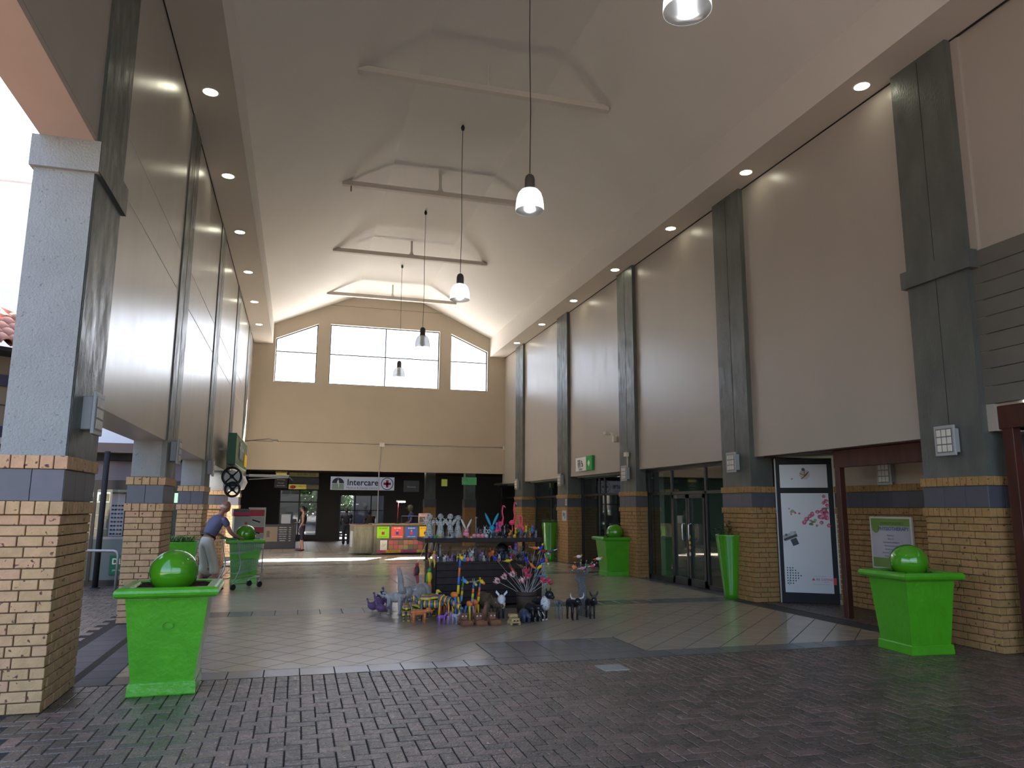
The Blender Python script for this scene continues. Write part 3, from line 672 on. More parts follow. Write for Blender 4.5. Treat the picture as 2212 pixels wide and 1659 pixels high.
# toilets sign
t = thing('toilets_sign', 'white and green Toilets sign high on the cream wall', 'sign', (8.05, 20.47, 2.93), -pi/2)
MB().cbox(-.67, .22, -.03, .02, -.2, .2, .004).build('white_panel', M['white'], t); MB().cbox(.22, .67, -.05, .02, -.21, .21, .004).build('green_panel', cm((.02, .32, .05)), t)
mb = MB(); bk = cm((.05, .05, .05))
for x in (-.42, -.3): mb.lathe([(0, .03), (.022, 0), (0, -.03)], (x, -.04, .105), 8, bk); mb.box(x-.03, x+.03, -.042, -.038, -.03, .07, bk); mb.box(x-.022, x-.004, -.042, -.038, -.09, -.03, bk); mb.box(x+.004, x+.022, -.042, -.038, -.09, -.03, bk)
mb.tube([(-.14+.05*math.cos(a), -.04, -.02+.05*math.sin(a)) for a in [i*.5-2.6 for i in range(10)]], .008, 5, bk); mb.tube([(-.15, -.04, .1), (-.15, -.04, 0), (-.09, -.04, 0), (-.07, -.04, -.07)], .01, 5, bk)
mb.add([(.44, -.053, .1), (.53, -.053, 0), (.44, -.053, -.1), (.35, -.053, 0)], [(0, 1, 2, 3)], m=M['white']); tag(mb.build('pictograms', None, t), kind='stuff')
text('Toilets', .11, bk, t, (-.27, -.033, -.145), ext=.001)
# cctv and junction boxes
t = thing('security_camera', 'small cream security camera on a wall bracket beside a grey pilaster', 'camera', (8.08, 18.25, 3.55))
MB().cbox(-.10, 0, -.05, .05, -.16, .0, .01).build('junction_box', M['offwhite'], t); MB().tube([(-.05, 0, 0), (-.1, .02, .07), (-.16, .05, .08)], .02, 8).build('bracket', M['offwhite'], t); MB().obox((-.22, .1, .07), (.22, .09, .08), .5).build('camera_body', M['offwhite'], t)
t = thing('junction_box', 'cream junction box with short pipe above a pilaster lamp', 'box', (7.98, 17.32, 2.99))
MB().cbox(-.08, 0, -.08, .08, -.05, .06, .008).build('box_body', M['offwhite'], t); MB().tube([(-.03, -.03, -.05), (-.03, -.03, -.33)], .015, 8).build('pipe', M['offwhite'], t)
# ---- grid bulkhead lights on the piers
def bulkhead(x, y, z, side, label):
    t = thing('bulkhead_light', label, 'light', (x, y, z), -pi/2 if side > 0 else pi/2, group='grey grid bulkhead lights on the piers')
    MB().cbox(-.12, .12, -.09, 0, -.15, .15, .006).build('housing', M['lgrey'], t)
    MB().cbox(-.155, .155, -.118, -.09, -.19, .19, .004).build('face_frame', M['lgrey'], t)
    MB().box(-.125, .125, -.120, -.119, -.155, .155).build('backing', M['grey'], t)
    k = 0
    for i in range(3):
        for j in range(3): MB().cbox(-.112+i*.078, -.112+i*.078+.066, -.128, -.119, -.14+j*.097, -.14+j*.097+.083, .004).build('glass_block', M['offwhite'], t)
    return t
for i, y in enumerate(PY):
    bulkhead(XL+.02, y+.42, 2.47, -1, 'grey nine-block bulkhead light on the courtyard-side pier '+['nearest the camera', 'second from the camera', 'behind the bent man', 'under the green shop sign', 'farthest from the camera'][i])
    bulkhead(7.97, y+.45, 2.52, 1, 'grey nine-block bulkhead light on the shop-side pier '+['above the largest planter', 'beside the flower poster', 'below the junction box', 'above the framed notice', 'farthest from the camera'][i])
t = bulkhead(9.30, 10.08, 2.24, 1, 'grey bulkhead light half hidden under the timber lintel'); t.rotation_euler = (0, pi/2, -pi/2); t.rotation_euler = (0, 0, -pi/2)
# ---- conduit on the gable wall
t = thing('conduit_pipe', 'grey conduit pipe dropping from a square box on the gable wall', 'pipe', (0, 0, 0))
MB().tube([(3.05, YF-.02, 4.0), (3.0, YF-.02, 3.02), (2.92, 28.6, 1.05)], .02, 8).build('drop_pipe', M['lgrey'], t)
MB().cbox(2.98, 3.18, YF-.06, YF, 3.98, 4.14, .006).build('box_body', M['offwhite'], t)
MB().tube([(3.18, YF-.02, 4.05), (8.02, YF-.02, 4.08)], .012, 6).build('cross_pipe', M['lgrey'], t)
MB().cbox(8.0, 8.07, YF-.06, YF, 4.0, 4.14, .006).build('end_box', M['offwhite'], t)
# ================================================================== MALL BEYOND THE GABLE WALL
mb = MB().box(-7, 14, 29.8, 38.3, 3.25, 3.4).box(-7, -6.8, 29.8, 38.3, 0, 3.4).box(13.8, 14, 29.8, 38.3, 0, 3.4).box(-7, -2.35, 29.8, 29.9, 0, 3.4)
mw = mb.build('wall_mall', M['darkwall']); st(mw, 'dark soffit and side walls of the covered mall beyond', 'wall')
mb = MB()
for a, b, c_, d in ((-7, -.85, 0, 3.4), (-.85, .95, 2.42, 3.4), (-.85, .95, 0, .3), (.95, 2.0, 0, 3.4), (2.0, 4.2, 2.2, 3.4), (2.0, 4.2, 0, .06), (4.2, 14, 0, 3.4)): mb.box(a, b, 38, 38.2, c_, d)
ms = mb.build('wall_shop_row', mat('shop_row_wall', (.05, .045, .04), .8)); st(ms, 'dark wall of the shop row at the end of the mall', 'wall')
rf = MB().box(-6, 13, 29.8, 44, 5.6, 5.8).build('bounce_roof', mat('pale_bounce_sheet', (.34, .33, .31), .7)); st(rf, 'unseen pale flat roof added outside the high windows to bounce light up', 'roof')  # unseen roof put below the windows to bounce sun upward
t = thing('glass_door', 'glazed door pair under the yellow shop signs with trees outside', 'door', (0, 38, 0), kind='structure')
for x0, x1 in ((-.85, -.80), (.05, .12), (.9, .95)): MB().box(x0, x1, -.02, .04, .3, 2.42).build('frame_bar', M['black'], t)
MB().box(-.85, .95, -.02, .04, 1.83, 1.89).build('frame_bar', M['black'], t)
for x0, x1 in ((-.8, .05), (.12, .9)):
    for z0, z1 in ((.3, 1.83), (1.89, 2.4)): MB().box(x0, x1, 0, .01, z0, z1).build('glass_pane', M['glass'], t)
t = thing('glass_door', 'glazed clinic entrance under the Intercare sign', 'door', (0, 38, 0), kind='structure')
for x0, x1 in ((2.0, 2.06), (2.7, 2.78), (3.5, 3.56), (4.14, 4.2)): MB().box(x0, x1, -.02, .04, .06, 2.2).build('frame_bar', M['black'], t)
MB().box(2.0, 4.2, -.02, .04, 1.45, 1.5).build('frame_bar', M['black'], t)
for x0, x1 in ((2.06, 2.7), (2.78, 3.5), (3.56, 4.14)): MB().box(x0, x1, 0, .01, .06, 2.18).build('glass_pane', M['glass'], t)
ob = MB().box(2.75, 3.0, 39.3, 39.4, .1, 2.3).box(3.0, 4.3, 39.3, 39.4, 0, 2.3, cm((.18, .22, .38), .7)).box(3.25, 3.4, 39.26, 39.3, 1.6, 1.85, cm((.45, .5, .55))).box(3.65, 4.1, 39.26, 39.3, 1.0, 1.9, cm((.2, .22, .2))).build('clinic_partition', cm((.04, .04, .06))); tag(ob, 'blue clinic partition with a small frame behind the glazed entrance', 'partition')
ob = MB().box(-.95, .08, 39.0, 39.15, 0, 2.6).box(-.55, -.2, 38.94, 39.0, 1.95, 2.35, cm((.3, .32, .34))).box(-.1, .08, 38.9, 39.0, 1.15, 1.6, cm((.3, .3, .3))).build('grey_partition', cm((.03, .038, .06))); tag(ob, 'dark blue-grey partition with white papers inside the glazed door', 'partition')
g2 = MB().box(-30, 30, -60, -5.2, -.03, -.002).build('bounce_ground', mat('grey_bounce_ground', (.055, .053, .05), .8)); st(g2, 'unseen grey ground added behind the viewer to bounce light into the hall', 'ground')  # unseen ground slab added behind the camera for its bounce
gd = MB().box(-25, 30, 43.4, 90, -.05, 0.0).build('ground_outside', cm((.05, .052, .056), .8)); st(gd, 'grey road outside behind the glass doors', 'ground')
tr = thing('leafy_tree', 'bright green tree seen through the glazed door behind the woman', 'tree', (1.0, 47, 0))
def foliage(c, r, n, sz, seed):
    q = random.Random(seed); mb = MB()
    for i in range(n):
        d = Vector((q.gauss(0, 1), q.gauss(0, 1), q.gauss(0, 1))).normalized()*q.uniform(.5, 1); p = Vector(c)+Vector((d.x*r[0], d.y*r[1], d.z*r[2])); s_ = sz*q.uniform(.6, 1.3)
        u_ = Vector((q.gauss(0, 1), q.gauss(0, 1), q.gauss(0, 1))).normalized()*s_; v_ = u_.orthogonal().normalized()*s_*.6
        mb.add([p-u_, p+v_, p+u_, p-v_], [(0, 1, 2, 3)])
    return mb
lt = mat('tree_leaf', (.03, .085, .012), .6, .3, rand=.5)
foliage((0, 0, 2.5), (2.8, 1.6, 2.1), 6500, .17, 3).build('crown', lt, tr); MB().tube([(0, 0, 0), (.1, 0, 1.2), (0, 0, 2.4)], [.16, .12, .08], 8).build('trunk', M['brown'], tr)
tr = thing('leafy_tree', 'bright green tree seen through the clinic entrance', 'tree', (3.2, 50, 0))
foliage((0, 0, 2.7), (2.4, 1.6, 2.0), 5000, .17, 4).build('crown', lt, tr); MB().tube([(0, 0, 0), (0, 0, 2.4)], [.14, .08], 8).build('trunk', M['brown'], tr)
t = thing('parked_car', 'dark parked car seen through the glazed door beyond the woman', 'car', (2.2, 44.5, 0))
fix_normals(MB().prism([(-2.1, .25), (2.1, .25), (2.15, .75), (1.3, .85), (.7, 1.35), (-1.1, 1.38), (-1.7, .9), (-2.15, .8)], 1, -.85, .85).build('body', cm((.015, .018, .025), .25), t))
fix_normals(MB().prism([(1.1, .88), (.62, 1.28), (-1.0, 1.3), (-1.45, .92)], 1, -.87, .87).build('side_window', cm((.10, .13, .16), .15), t))
for x in (-1.35, 1.35): MB().tube([(x, -.88, .32), (x, .88, .32)], .32, 18, smooth=False).build('wheel', M['black'], t)
hd_ = foliage((0, 0, .9), (7, .5, .95), 3500, .16, 8).build('hedge_bush', lt); hd_.location = (1.5, 48.5, 0); tag(hd_, 'low green hedge behind the parked car outside', 'hedge', kind='stuff')
# signs in the mall
def sign_box(name, label, x0, x1, z0, z1, y, m, d=.12): 
    t = thing(name, label, 'sign', ((x0+x1)/2, y, (z0+z1)/2)); w, h = (x1-x0)/2, (z1-z0)/2
    MB().cbox(-w, w, -d/2, d/2, -h, h, .005).build('board', m, t); return t
S = 30.3
t = sign_box('clinic_sign', 'blue-white Intercare Medical and Dental Centre sign with red cross', 1.26, 3.85, 2.33, 2.87, 31.5, mat('sign_white', (.50, .54, .68), .5, emit=(.5, .55, .72), estr=.10))
nv = cm((.008, .015, .06), .4)
mb = MB(); c_ = []
hw = [(-1.0+.24*math.cos(a), .0+.22*math.sin(a)) for a in [pi*i/12 for i in range(13)]]; mb.prism(hw, 1, -.066, -.06, nv)
mb.prism([(-1.24, -.02), (-.76, -.02), (-.76, -.25), (-1.24, -.25)], 1, -.063, -.06, cm((.28, .42, .38)))
mb.prism([(-1.02, .12), (-.97, .12), (-.95, -.05), (-.98, -.22), (-1.0, -.02), (-1.05, .02)], 1, -.070, -.06, M['white']); mb.lathe([(0, .02), (.03, 0), (0, -.02)], (-1.0, -.066, .17), 8, M['white'])
fix_normals(mb.build('umbrella_logo', None, t))
text('Intercare', .36, nv, t, (-.64, -.066, .03), align='LEFT', ext=.003, bold=.018, sx=.96)
text('Medical & Dental Centre', .125, cm((.12, .14, .22)), t, (-.66, -.066, -.185), align='LEFT', ext=.002)
mb = MB(); mb.tube([(1.0+.24*math.cos(2*pi*i/32), -.064, .24*math.sin(2*pi*i/32)) for i in range(33)], .014, 5, nv); rd = cm((.42, .04, .08)); mb.box(.95, 1.05, -.068, -.06, -.15, .15, rd).box(.85, 1.15, -.068, -.06, -.05, .05, rd); mb.build('red_cross_emblem', None, t)
ym = mat('yellow_sign', (.5, .42, .10), .5, emit=(.5, .42, .06), estr=.12)
t = sign_box('hanging_banner', 'narrow black hanging banner with yellow and white lettering', -.90, -.42, 2.35, 2.98, 30.6, cm((.008, .008, .01), .5), .04)
MB().box(-.2, .2, -.025, -.02, .18, .27).build('yellow_band', ym, t)
for k, s_ in enumerate(('KONZOULO', 'Repairs', 'Prints & cartridges', 'Photo copies', 'Tel: 012 991 0222')): text(s_, .075 if k == 0 else .042, ym if k == 0 else M['offwhite'], t, (0, -.024, (.30, .09, .01, -.12, -.22)[k]), ext=.001)
t = sign_box('shop_fascia', 'dim yellow fascia sign carrying a phone number', -.38, .78, 2.83, 3.0, 31.4, mat('olive_sign', (.20, .17, .05), .5)); text('012 991 0222', .13, cm((.05, .05, .02)), t, (.1, -.07, 0), ext=.001)
t = sign_box('strawberry_sign', 'yellow sign with a red strawberry above the glazed door', -.38, .80, 2.33, 2.53, 31.4, mat('olive_sign2', (.10, .09, .05), .5)); MB().box(-.58, .1, -.066, -.06, -.095, .095).build('lit_part', ym, t)
text('DE NIEUWE', .09, cm((.12, .1, .03)), t, (-.12, -.07, .02), ext=.001); mb = MB(); mb.ell((-.42, -.07, -.01), (.11, .02, .07), n=10, m=cm((.45, .04, .02))); mb.build('strawberry', None, t)
t = sign_box('dark_panel_sign', 'dark fascia panel between the two yellow signs', -.38, .80, 2.55, 2.81, 31.42, cm((.02, .02, .03))); 
t = sign_box('grey_notice_board', 'dim grey directory board hanging right of the clinic sign', 4.25, 4.9, 2.28, 2.75, 31.5, cm((.10, .10, .12)), .04); text('Directory', .09, M['offwhite'], t, (0, -.024, -.03), ext=.001)
t = sign_box('yellow_hanging_sign', 'small glowing yellow-green hanging sign in the dark mall', 5.95, 6.2, 2.55, 2.85, 32.0, mat('yg_sign', (.35, .38, .08), .5, emit=(.4, .45, .08), estr=.15), .05)
t = sign_box('green_hanging_sign', 'small glowing green sign with a white swirl near the gable corner', 6.85, 7.5, 2.62, 2.95, 32.0, mat('g_sign', (.06, .20, .08), .5, emit=(.1, .4, .14), estr=.12), .05)
MB().tube([(-.2+.1*math.cos(a), -.03, .1*math.sin(a)) for a in [i*.6 for i in range(9)]], .012, 5).build('swirl', M['offwhite'], t)
for i, (x, y) in enumerate(((5.7, 33.5), (7.3, 32.5))):
    t = thing('mall_pier', ['dim brick pier deep inside the mall', 'dim brick pier inside the mall near the gable corner'][i], 'pillar', (x, y, 0), kind='structure')
    MB().box(-.25, .25, -.25, .25, 0, 1.65).build('brickwork', M['brickshade'], t); MB().box(-.26, .26, -.26, .26, 1.65, 2.0).build('band_tile', M['bandtile'], t); MB().box(-.22, .22, -.22, .22, 2.0, 3.25).build('plaster_shaft', M['pil'], t)
# coffee counter
t = thing('coffee_counter', 'black coffee counter with a chalk price list and wooden board', 'counter', (-.85, 31.6, 0))
MB().cbox(-.75, .85, -.3, .3, 0, .95, .01).build('body', cm((.012, .012, .014)), t)
MB().box(-.55, .15, -.32, -.3, .28, .85).build('wooden_board', cm((.13, .09, .055)), t)
MB().box(-.26, -.14, -.325, -.32, .45, .70).build('cup_print', cm((.05, .035, .02)), t)
for k, s_ in enumerate(('AMERICANO', 'CAPPUCCINO', 'CAFE LATTE', 'CAFE MOCHA', 'HOT CHOC', 'CHAI LATTE', 'ESPRESSO')): text(s_, .05, M['offwhite'], t, (.35, -.305, .82-k*.085), ext=.001); text('R20', .05, M['offwhite'], t, (.62, -.305, .82-k*.085), ext=.001)
MB().cbox(.25, .65, -.2, .15, .95, 1.35, .03).box(.32, .58, -.22, -.2, 1.02, 1.2, M['grey']).build('coffee_machine', M['dark'], t)
# ---- kiosk
kw = mat('weathered_grey_wood', (.17, .16, .12), .8, .2, var=.4, vscale=7, bump=.5, bscale=25, vz=.3)
t = thing('print_kiosk', 'weathered grey wooden print kiosk covered with bright posters', 'kiosk', (2.60, 26.8, 0), .03)
MB().cbox(0, 2.2, 0, .9, .05, 1.02, .01).build('front_panel', kw, t)
MB().cbox(-.06, 2.25, -.04, 1.0, 1.02, 1.07, .01).build('counter_top', mat('counter_wood', (.22, .17, .10), .6, var=.3, vscale=9), t)
dr = MB().cbox(-.66, .0, -.02, 1.6, .06, 1.0, .01).build('side_cabinet', kw, t)
for x in (-.64, -.33): MB().cbox(x+.03, x+.28, -.035, -.02, .12, .88, .004).build('door_panel', kw, dr)
MB().cbox(-.7, .02, -.06, 1.64, 1.0, 1.03, .006).build('side_top', cm((.2, .12, .09), .7), t)
for y in (.3, .7): MB().box(-.70, -.665, y, y+.22, .25, .8).build('shutter_slat', M['lgrey'], t)
PC = [((.22, .50, .0), 'BE HEROES', 'SHARE THE FUN'), ((.60, .07, .06), 'BE SUPER', 'MAKE PEOPLE SMILE'), ((.05, .09, .33), 'BE BRAVE', 'DREAM THE BIG'), ((.80, .47, .01), 'BE YOURSELF', '')]
for i, (c, a, b) in enumerate(PC):
    x = .14+i*.50
    p = thing('square_poster', ['lime green', 'coral red', 'deep blue', 'amber yellow'][i]+' square poster pinned to the kiosk front', 'poster', (2.60+x+.2, 26.765+.03*x, .77), .03, group='square posters on the print kiosk')
    MB().box(-.21, .21, -.006, 0, -.2, .2).build('sheet', cm(c), p)
    tc_ = cm((.03, .08, .02)) if i in (0, 3) else M['white']
    text(a, .058, tc_, p, (0, -.008, .14), ext=.001, bold=.01); text(b or 'ALWAYS', .04, tc_, p, (0, -.008, -.15), ext=.001)
    MB().box(-.05, .05, -.008, -.006, -.08, .02, cm([(.3, .03, .02), (.02, .04, .25), (.5, .05, .05), (.03, .03, .04)][i])).box(-.025, .025, -.008, -.006, .03, .08, cm((.5, .32, .16))).build('printed_block', None, p)
p = thing('handwritten_card', 'white card with a handwritten scrawl low on the kiosk', 'card', (2.97, 26.765, .33), .03)
MB().box(-.12, .12, -.006, 0, -.17, .17).build('sheet', M['offwhite'], p); MB().tube([(-.07, -.008, -.05), (-.03, -.008, .08), (-.02, -.008, -.06), (.02, -.008, .03), (.03, -.008, -.02), (.08, -.008, .05)], .004, 4).build('scrawl', M['dark'], p)
p = thing('photo_collage', 'brown collage of small food photos on the kiosk front', 'poster', (3.75, 26.79, .34), .03)
MB().box(-.62, .62, -.006, 0, -.17, .17).build('sheet', cm((.04, .03, .03)), p); q = random.Random(9)
for i in range(7):
    for j in range(2): MB().box(-.61+i*.175, -.61+i*.175+.165, -.009, -.006, -.16+j*.165, -.005+j*.165).build('photo', cm((q.uniform(.1, .45), q.uniform(.07, .25), q.uniform(.04, .12))), p)
p = thing('printing_banner', 'multicoloured PRINTING and DESIGN strip along the kiosk foot', 'sign', (3.6, 26.785, .12), .03)
for x0, x1, c, s_ in ((-.85, -.55, (.35, .05, .08), '3D'), (-.55, -.02, (.45, .25, .02), 'PRINTING'), (-.02, .55, (.30, .04, .14), 'BRANDING'), (.55, 1.0, (.4, .33, .03), 'DESIGN')):
    MB().box(x0, x1, -.006, 0, -.05, .05).build('strip', cm(c), p); text(s_, .075, cm((.05, .03, .04)), p, ((x0+x1)/2, -.008, 0), ext=.001)
p = thing('special_offer_board', 'pale October Special price board standing on the kiosk counter', 'sign', (4.42, 27.0, 1.26), .0)
MB().box(-.21, .21, -.01, .01, -.17, .17, cm((.55, .42, .42))).box(-.18, .02, -.013, -.01, -.12, .05, cm((.12, .08, .06))).build('board', None, p); text('OCTOBER SPECIAL', .042, cm((.5, .03, .04)), p, (0, -.014, .13), ext=.001); text('R199\nR350', .06, M['dark'], p, (.11, -.014, .0), ext=.001)
p = thing('desk_lamp', 'tall thin red-stemmed lamp with a lit white head on the kiosk', 'lamp', (3.48, 27.2, 1.07))
MB().lathe([(0, 0), (.1, 0), (.09, .02), (0, .03)], n=12).build('base', M['dark'], p); MB().tube([(0, 0, .02), (.02, 0, .75)], .014, 6).build('stem', cm((.3, .03, .06)), p)
MB().cbox(-.05, .28, -.06, .06, .75, .82, .01).build('head', M['lgrey'], p); MB().box(0, .25, -.066, -.03, .742, .775).build('tube', M['bulb'], p)
for i, (x, y, z) in enumerate(((3.95, 27.3, 1.07),)):
    p = thing('serving_frame', 'thin grey metal frame standing on the kiosk counter', 'frame', (x, y, z)); MB().tube([(-.3, 0, 0), (-.3, 0, .26), (.3, 0, .26), (.3, 0, 0)], .012, 6).build('rail', M['grey'], p)
# ---- green sign, reel sign and awning on the courtyard wall
t = thing('green_shop_sign', 'green box shop sign with grey letters and a yellow corner', 'sign', (-1.6, 21.15, 3.03), pi/2)
MB().cbox(-1.95, 1.95, -.10, .10, -.38, .38, .006).build('sign_box', cm((.012, .10, .04), .35), t)
MB().box(-1.95, 1.95, -.103, -.1, -.38, -.36).box(-1.95, 1.95, -.103, -.1, .36, .38).build('edge_strip', M['offwhite'], t)
text('film', .62, M['lgrey'], t, (-.35, -.105, .02), ext=.02, bold=.02, sx=1.5)
MB().cbox(.75, 1.7, -.13, -.10, -.28, .05, .004).build('yellow_panel', cm((.75, .48, 0), .4), t)
for x in (-1.6, 1.6): MB().box(x-.03, x+.03, .08, .32, -.03, .03).build('bracket', M['grey'], t)
MB().tube([(.9, -.1, .42), (.9, -.75, .50), (.9, -.85, .46)], .012, 6).build('spotlight_arm', M['grey'], t); MB().cbox(.82, .98, -.98, -.85, .42, .48, .008).build('spotlight_head', M['offwhite'], t)
t = thing('film_reel_sign', 'white box sign with two black film reels on its end', 'sign', (-1.58, 19.95, 2.28))
MB().lathe([(0, 0), (.26, 0), (.26, .0), (.26, 1.4), (0, 1.4)], n=8, smooth=False).build('case', mat('gloss_white', (.75, .75, .78), .3), t).rotation_euler = (-pi/2, 0, 0)
for cz, R0, cx in ((.10, .22, -.03), (-.22, .17, .0)):
    mb = MB(); mb.tube([(cx+R0*math.cos(2*pi*i/24), -.02, cz+R0*math.sin(2*pi*i/24)) for i in range(25)], .03, 6); mb.tube([(cx+.03*math.cos(2*pi*i/10), -.02, cz+.03*math.sin(2*pi*i/10)) for i in range(11)], .025, 6)
    for k in range(4): a = pi/4+k*pi/2; mb.tube([(cx, -.02, cz), (cx+R0*math.cos(a), -.02, cz+R0*math.sin(a))], .022, 6)
    mb.build('film_reel', M['black'], t)
MB().box(-.1, .0, -.06, .1, -.3, .95).location if False else None
t = thing('awning_bar', 'white folded awning bar sticking out under the green shop sign', 'awning', (-1.25, 20.6, 2.44))
MB().box(-.67, -.60, -.08, .08, -.12, .08).box(-.62, 0, -.02, .02, -.02, .02).build('wall_bracket', M['grey'], t); MB().tube([(0, 0, 0), (1.0, 0, -.01)], .035, 8).build('roller', M['white'], t); MB().tube([(0, .1, -.1), (.5, .1, -.06), (1.02, .05, -.04), (1.1, 0, -.12)], .012, 6).build('arm', M['lgrey'], t)
t = thing('price_stand', 'red and white price board standing behind the planter near the man', 'sign', (-.98, 20.2, 0), -.05)
MB().cbox(-.20, .22, -.02, .02, .6, 1.62, .005).build('board', M['offwhite'], t)
for z0, z1, c in ((1.40, 1.56, (.5, .05, .07)), (1.15, 1.38, (.5, .47, .42)), (.98, 1.13, (.5, .05, .07)), (.68, .96, (.5, .47, .42))): MB().box(-.17, .19, -.024, -.02, z0, z1).build('printed_band', cm(c), t)
for k in range(3): MB().obox((.0, -.026, 1.28-.28*k), (.2, .003, .03), Matrix.Rotation(.3, 3, 'Y')).build('printed_item', M['dark'], t)
for x in (-.18, .2): MB().tube([(x, .0, 0), (x, 0, .6)], .015, 6).build('leg', M['lgrey'], t)
t = thing('display_box', 'white and grey display carton behind the planter near the man', 'box', (-1.36, 20.3, 0), .2)
MB().cbox(-.18, .2, -.2, .2, .9, 1.40, .006).build('carton', cm((.42, .41, .40)), t); MB().cbox(-.2, .2, -.15, .2, 1.40, 1.58, .006).build('upper_tray', cm((.12, .12, .12)), t)
MB().box(-.22, .2, -.26, -.2, 1.42, 1.50).build('red_label', cm((.5, .03, .12)), t)
for k in range(2): MB().lathe([(0, 0), (.035, 0)], n=10).build('printed_dot', cm([(.5, .03, .03), (.03, .04, .2)][k]), t).location = (.1, -.203, 1.22-.12*k)
for o in t.children:
    if o.name.startswith('printed_dot'): o.rotation_euler = (pi/2, 0, 0)
MB().cbox(-.15, .15, -.15, .15, 0, .9, .01).build('pedestal', M['dark'], t)
# ================================================================== COURTYARD
mb = MB().box(-20, -2.45, 18.7, 18.9, 2.93, 9.0)
t = mb.build('wall_courtyard', mat('white_render', (.72, .69, .69), .8, .2, var=.04, vscale=1)); st(t, 'bright white rendered wall across the open courtyard', 'wall')
MB().box(-20, -2.4, 18.6, 18.95, 9.0, 9.08).build('coping', M['white'], t)
t = thing('pharmacy_front', 'dark shop front with lit shelves behind glass across the courtyard', 'shopfront', (0, 17.6, 0), kind='structure')
bf = cm((.11, .085, .075), .7)
MB().box(-9, -2.45, -.5, 1.1, 2.73, 2.93).build('fascia', bf, t); MB().box(-9, -2.45, -.2, 1.1, 2.58, 2.73).build('lower_fascia', M['dark'], t)
MB().box(-9, -2.45, 0, 1.1, 2.18, 2.58).build('grey_panel', cm((.13, .12, .15), .6), t); MB().box(-9, -2.45, 0, .08, 1.98, 2.18).build('head_frame', M['black'], t)
MB().box(-9, -2.45, 0, .06, 0, .12).build('plinth', M['black'], t); MB().box(-9, -2.45, .0, .02, .12, .95).build('lower_panel', cm((.10, .125, .13), .4), t)
MB().box(-9, -2.45, 0, .04, .95, 1.0).build('sill', M['grey'], t); MB().box(-9, -2.45, 0, .01, 1.0, 1.98).build('glass_pane', M['glass'], t)
for x in (-6.5, -5.2, -4.1, -2.6): MB().box(x-.03, x+.03, -.02, .05, .1, 2.0).build('frame_bar', M['black'], t)
MB().box(-9, -2.45, 3.0, 3.1, 0, 2.6).box(-9.1, -9, 0, 3.1, 0, 2.9).box(-9, -2.45, 0, 3.1, 2.62, 2.7).box(-2.45, -2.4, 0, 3.1, 0, 2.7).build('inner_wall', cm((.08, .09, .09)), t)
q = random.Random(21)
for sh in range(3):
    z = 1.15+sh*.3; s_ = thing('pharmacy_shelf', 'glass-fronted shop shelf of small goods, %s level' % ['lower', 'middle', 'upper'][sh], 'shelf', (-4.3, 18.6, z))
    MB().box(-1.5, 1.4, -.15, .15, -.02, 0).build('board', M['lgrey'], s_)
    for k in range(22):
        c = q.choice([(.3, .3, .28), (.3, .05, .05), (.05, .2, .1), (.35, .3, .1), (.1, .1, .25), (.03, .03, .03)]); x = -1.4+k*.125
        b_ = MB().cbox(-.04, .04, -.04, .04, 0, q.uniform(.08, .2), .005).build('packet', cm(c)); b_.location = (-4.3+x, 18.55, z); tag(b_, 'small %s packet, %s along the %s shelf behind the courtyard shop glass' % ({(.3, .3, .28): 'grey', (.3, .05, .05): 'red', (.05, .2, .1): 'green', (.35, .3, .1): 'yellow', (.1, .1, .25): 'blue', (.03, .03, .03): 'black'}[c], onum(k), ['lower', 'middle', 'upper'][sh]), 'packet', 'packets on the %s pharmacy shelf' % ['lower', 'middle', 'upper'][sh])
ls = MB().box(-6, -2.7, 19.5, 19.55, 1.72, 1.95).build('light_panel', mat('green_light', (.5, .8, .6), .5, emit=(.55, .9, .65), estr=.7)); tag(ls, 'long pale green lit panel inside the shop across the courtyard', 'light')
t = thing('sunglasses_stand', 'tall white rack of sunglasses behind the shop glass', 'rack', (-3.72, 17.95, 0))
MB().cbox(-.14, .14, -.03, .03, 1.0, 1.9, .005).build('panel', mat('rack_grey', (.30, .33, .37), .5), t); MB().cbox(-.17, .17, -.02, .04, 1.0, 1.93, .005).build('back_frame', M['black'], t)
gl_ = MB().ell((-.03, 0, 0), (.025, .01, .018), n=8, k=5).ell((.03, 0, 0), (.025, .01, .018), n=8, k=5).mesh('glasses', M['black'])
for r_ in range(8):
    for c_ in range(2):
        o = obj('sunglasses', gl_, None, (-3.78+c_*.125, 17.91, 1.05+r_*.085)); tag(o, 'dark sunglasses, %s from the bottom in the %s column of the rack' % (onum(r_), ['first', 'second'][c_]), 'sunglasses', 'sunglasses on the rack')
d = thing('green_door_sign', 'small green sign with white letters low on the courtyard shop front', 'sign', (-3.55, 17.585, .42)); MB().cbox(-.16, .16, -.01, .01, -.2, .2, .004).build('plate', cm((.01, .11, .05)), d); text('Dis', .17, M['offwhite'], d, (0, -.013, .07), ext=.001, bold=.02); text('pensary', .06, M['offwhite'], d, (0, -.013, -.1), ext=.001)
t = thing('handrail', 'bent steel handrail between the first two brick piers', 'railing', (-3.17, 15.68, 0))
MB().tube([(0, 0, 0), (0, 0, .74), (-.03, .01, .79), (-.08, .02, .81), (-2.2, .9, .81)], .025, 10).build('rail', M['grey'], t); MB().tube([(-1.6, .65, 0), (-1.6, .65, .8)], .022, 8).build('post', M['grey'], t)
t = thing('canopy_post', 'slim dark round post holding the courtyard canopy', 'post', (-3.83, 17.1, 0)); MB().tube([(0, 0, 0), (0, 0, 2.75)], .055, 12).build('shaft', M['dark'], t); MB().lathe([(.1, 0), (.1, .015), (.06, .02)], n=12).build('base_plate', M['dark'], t)
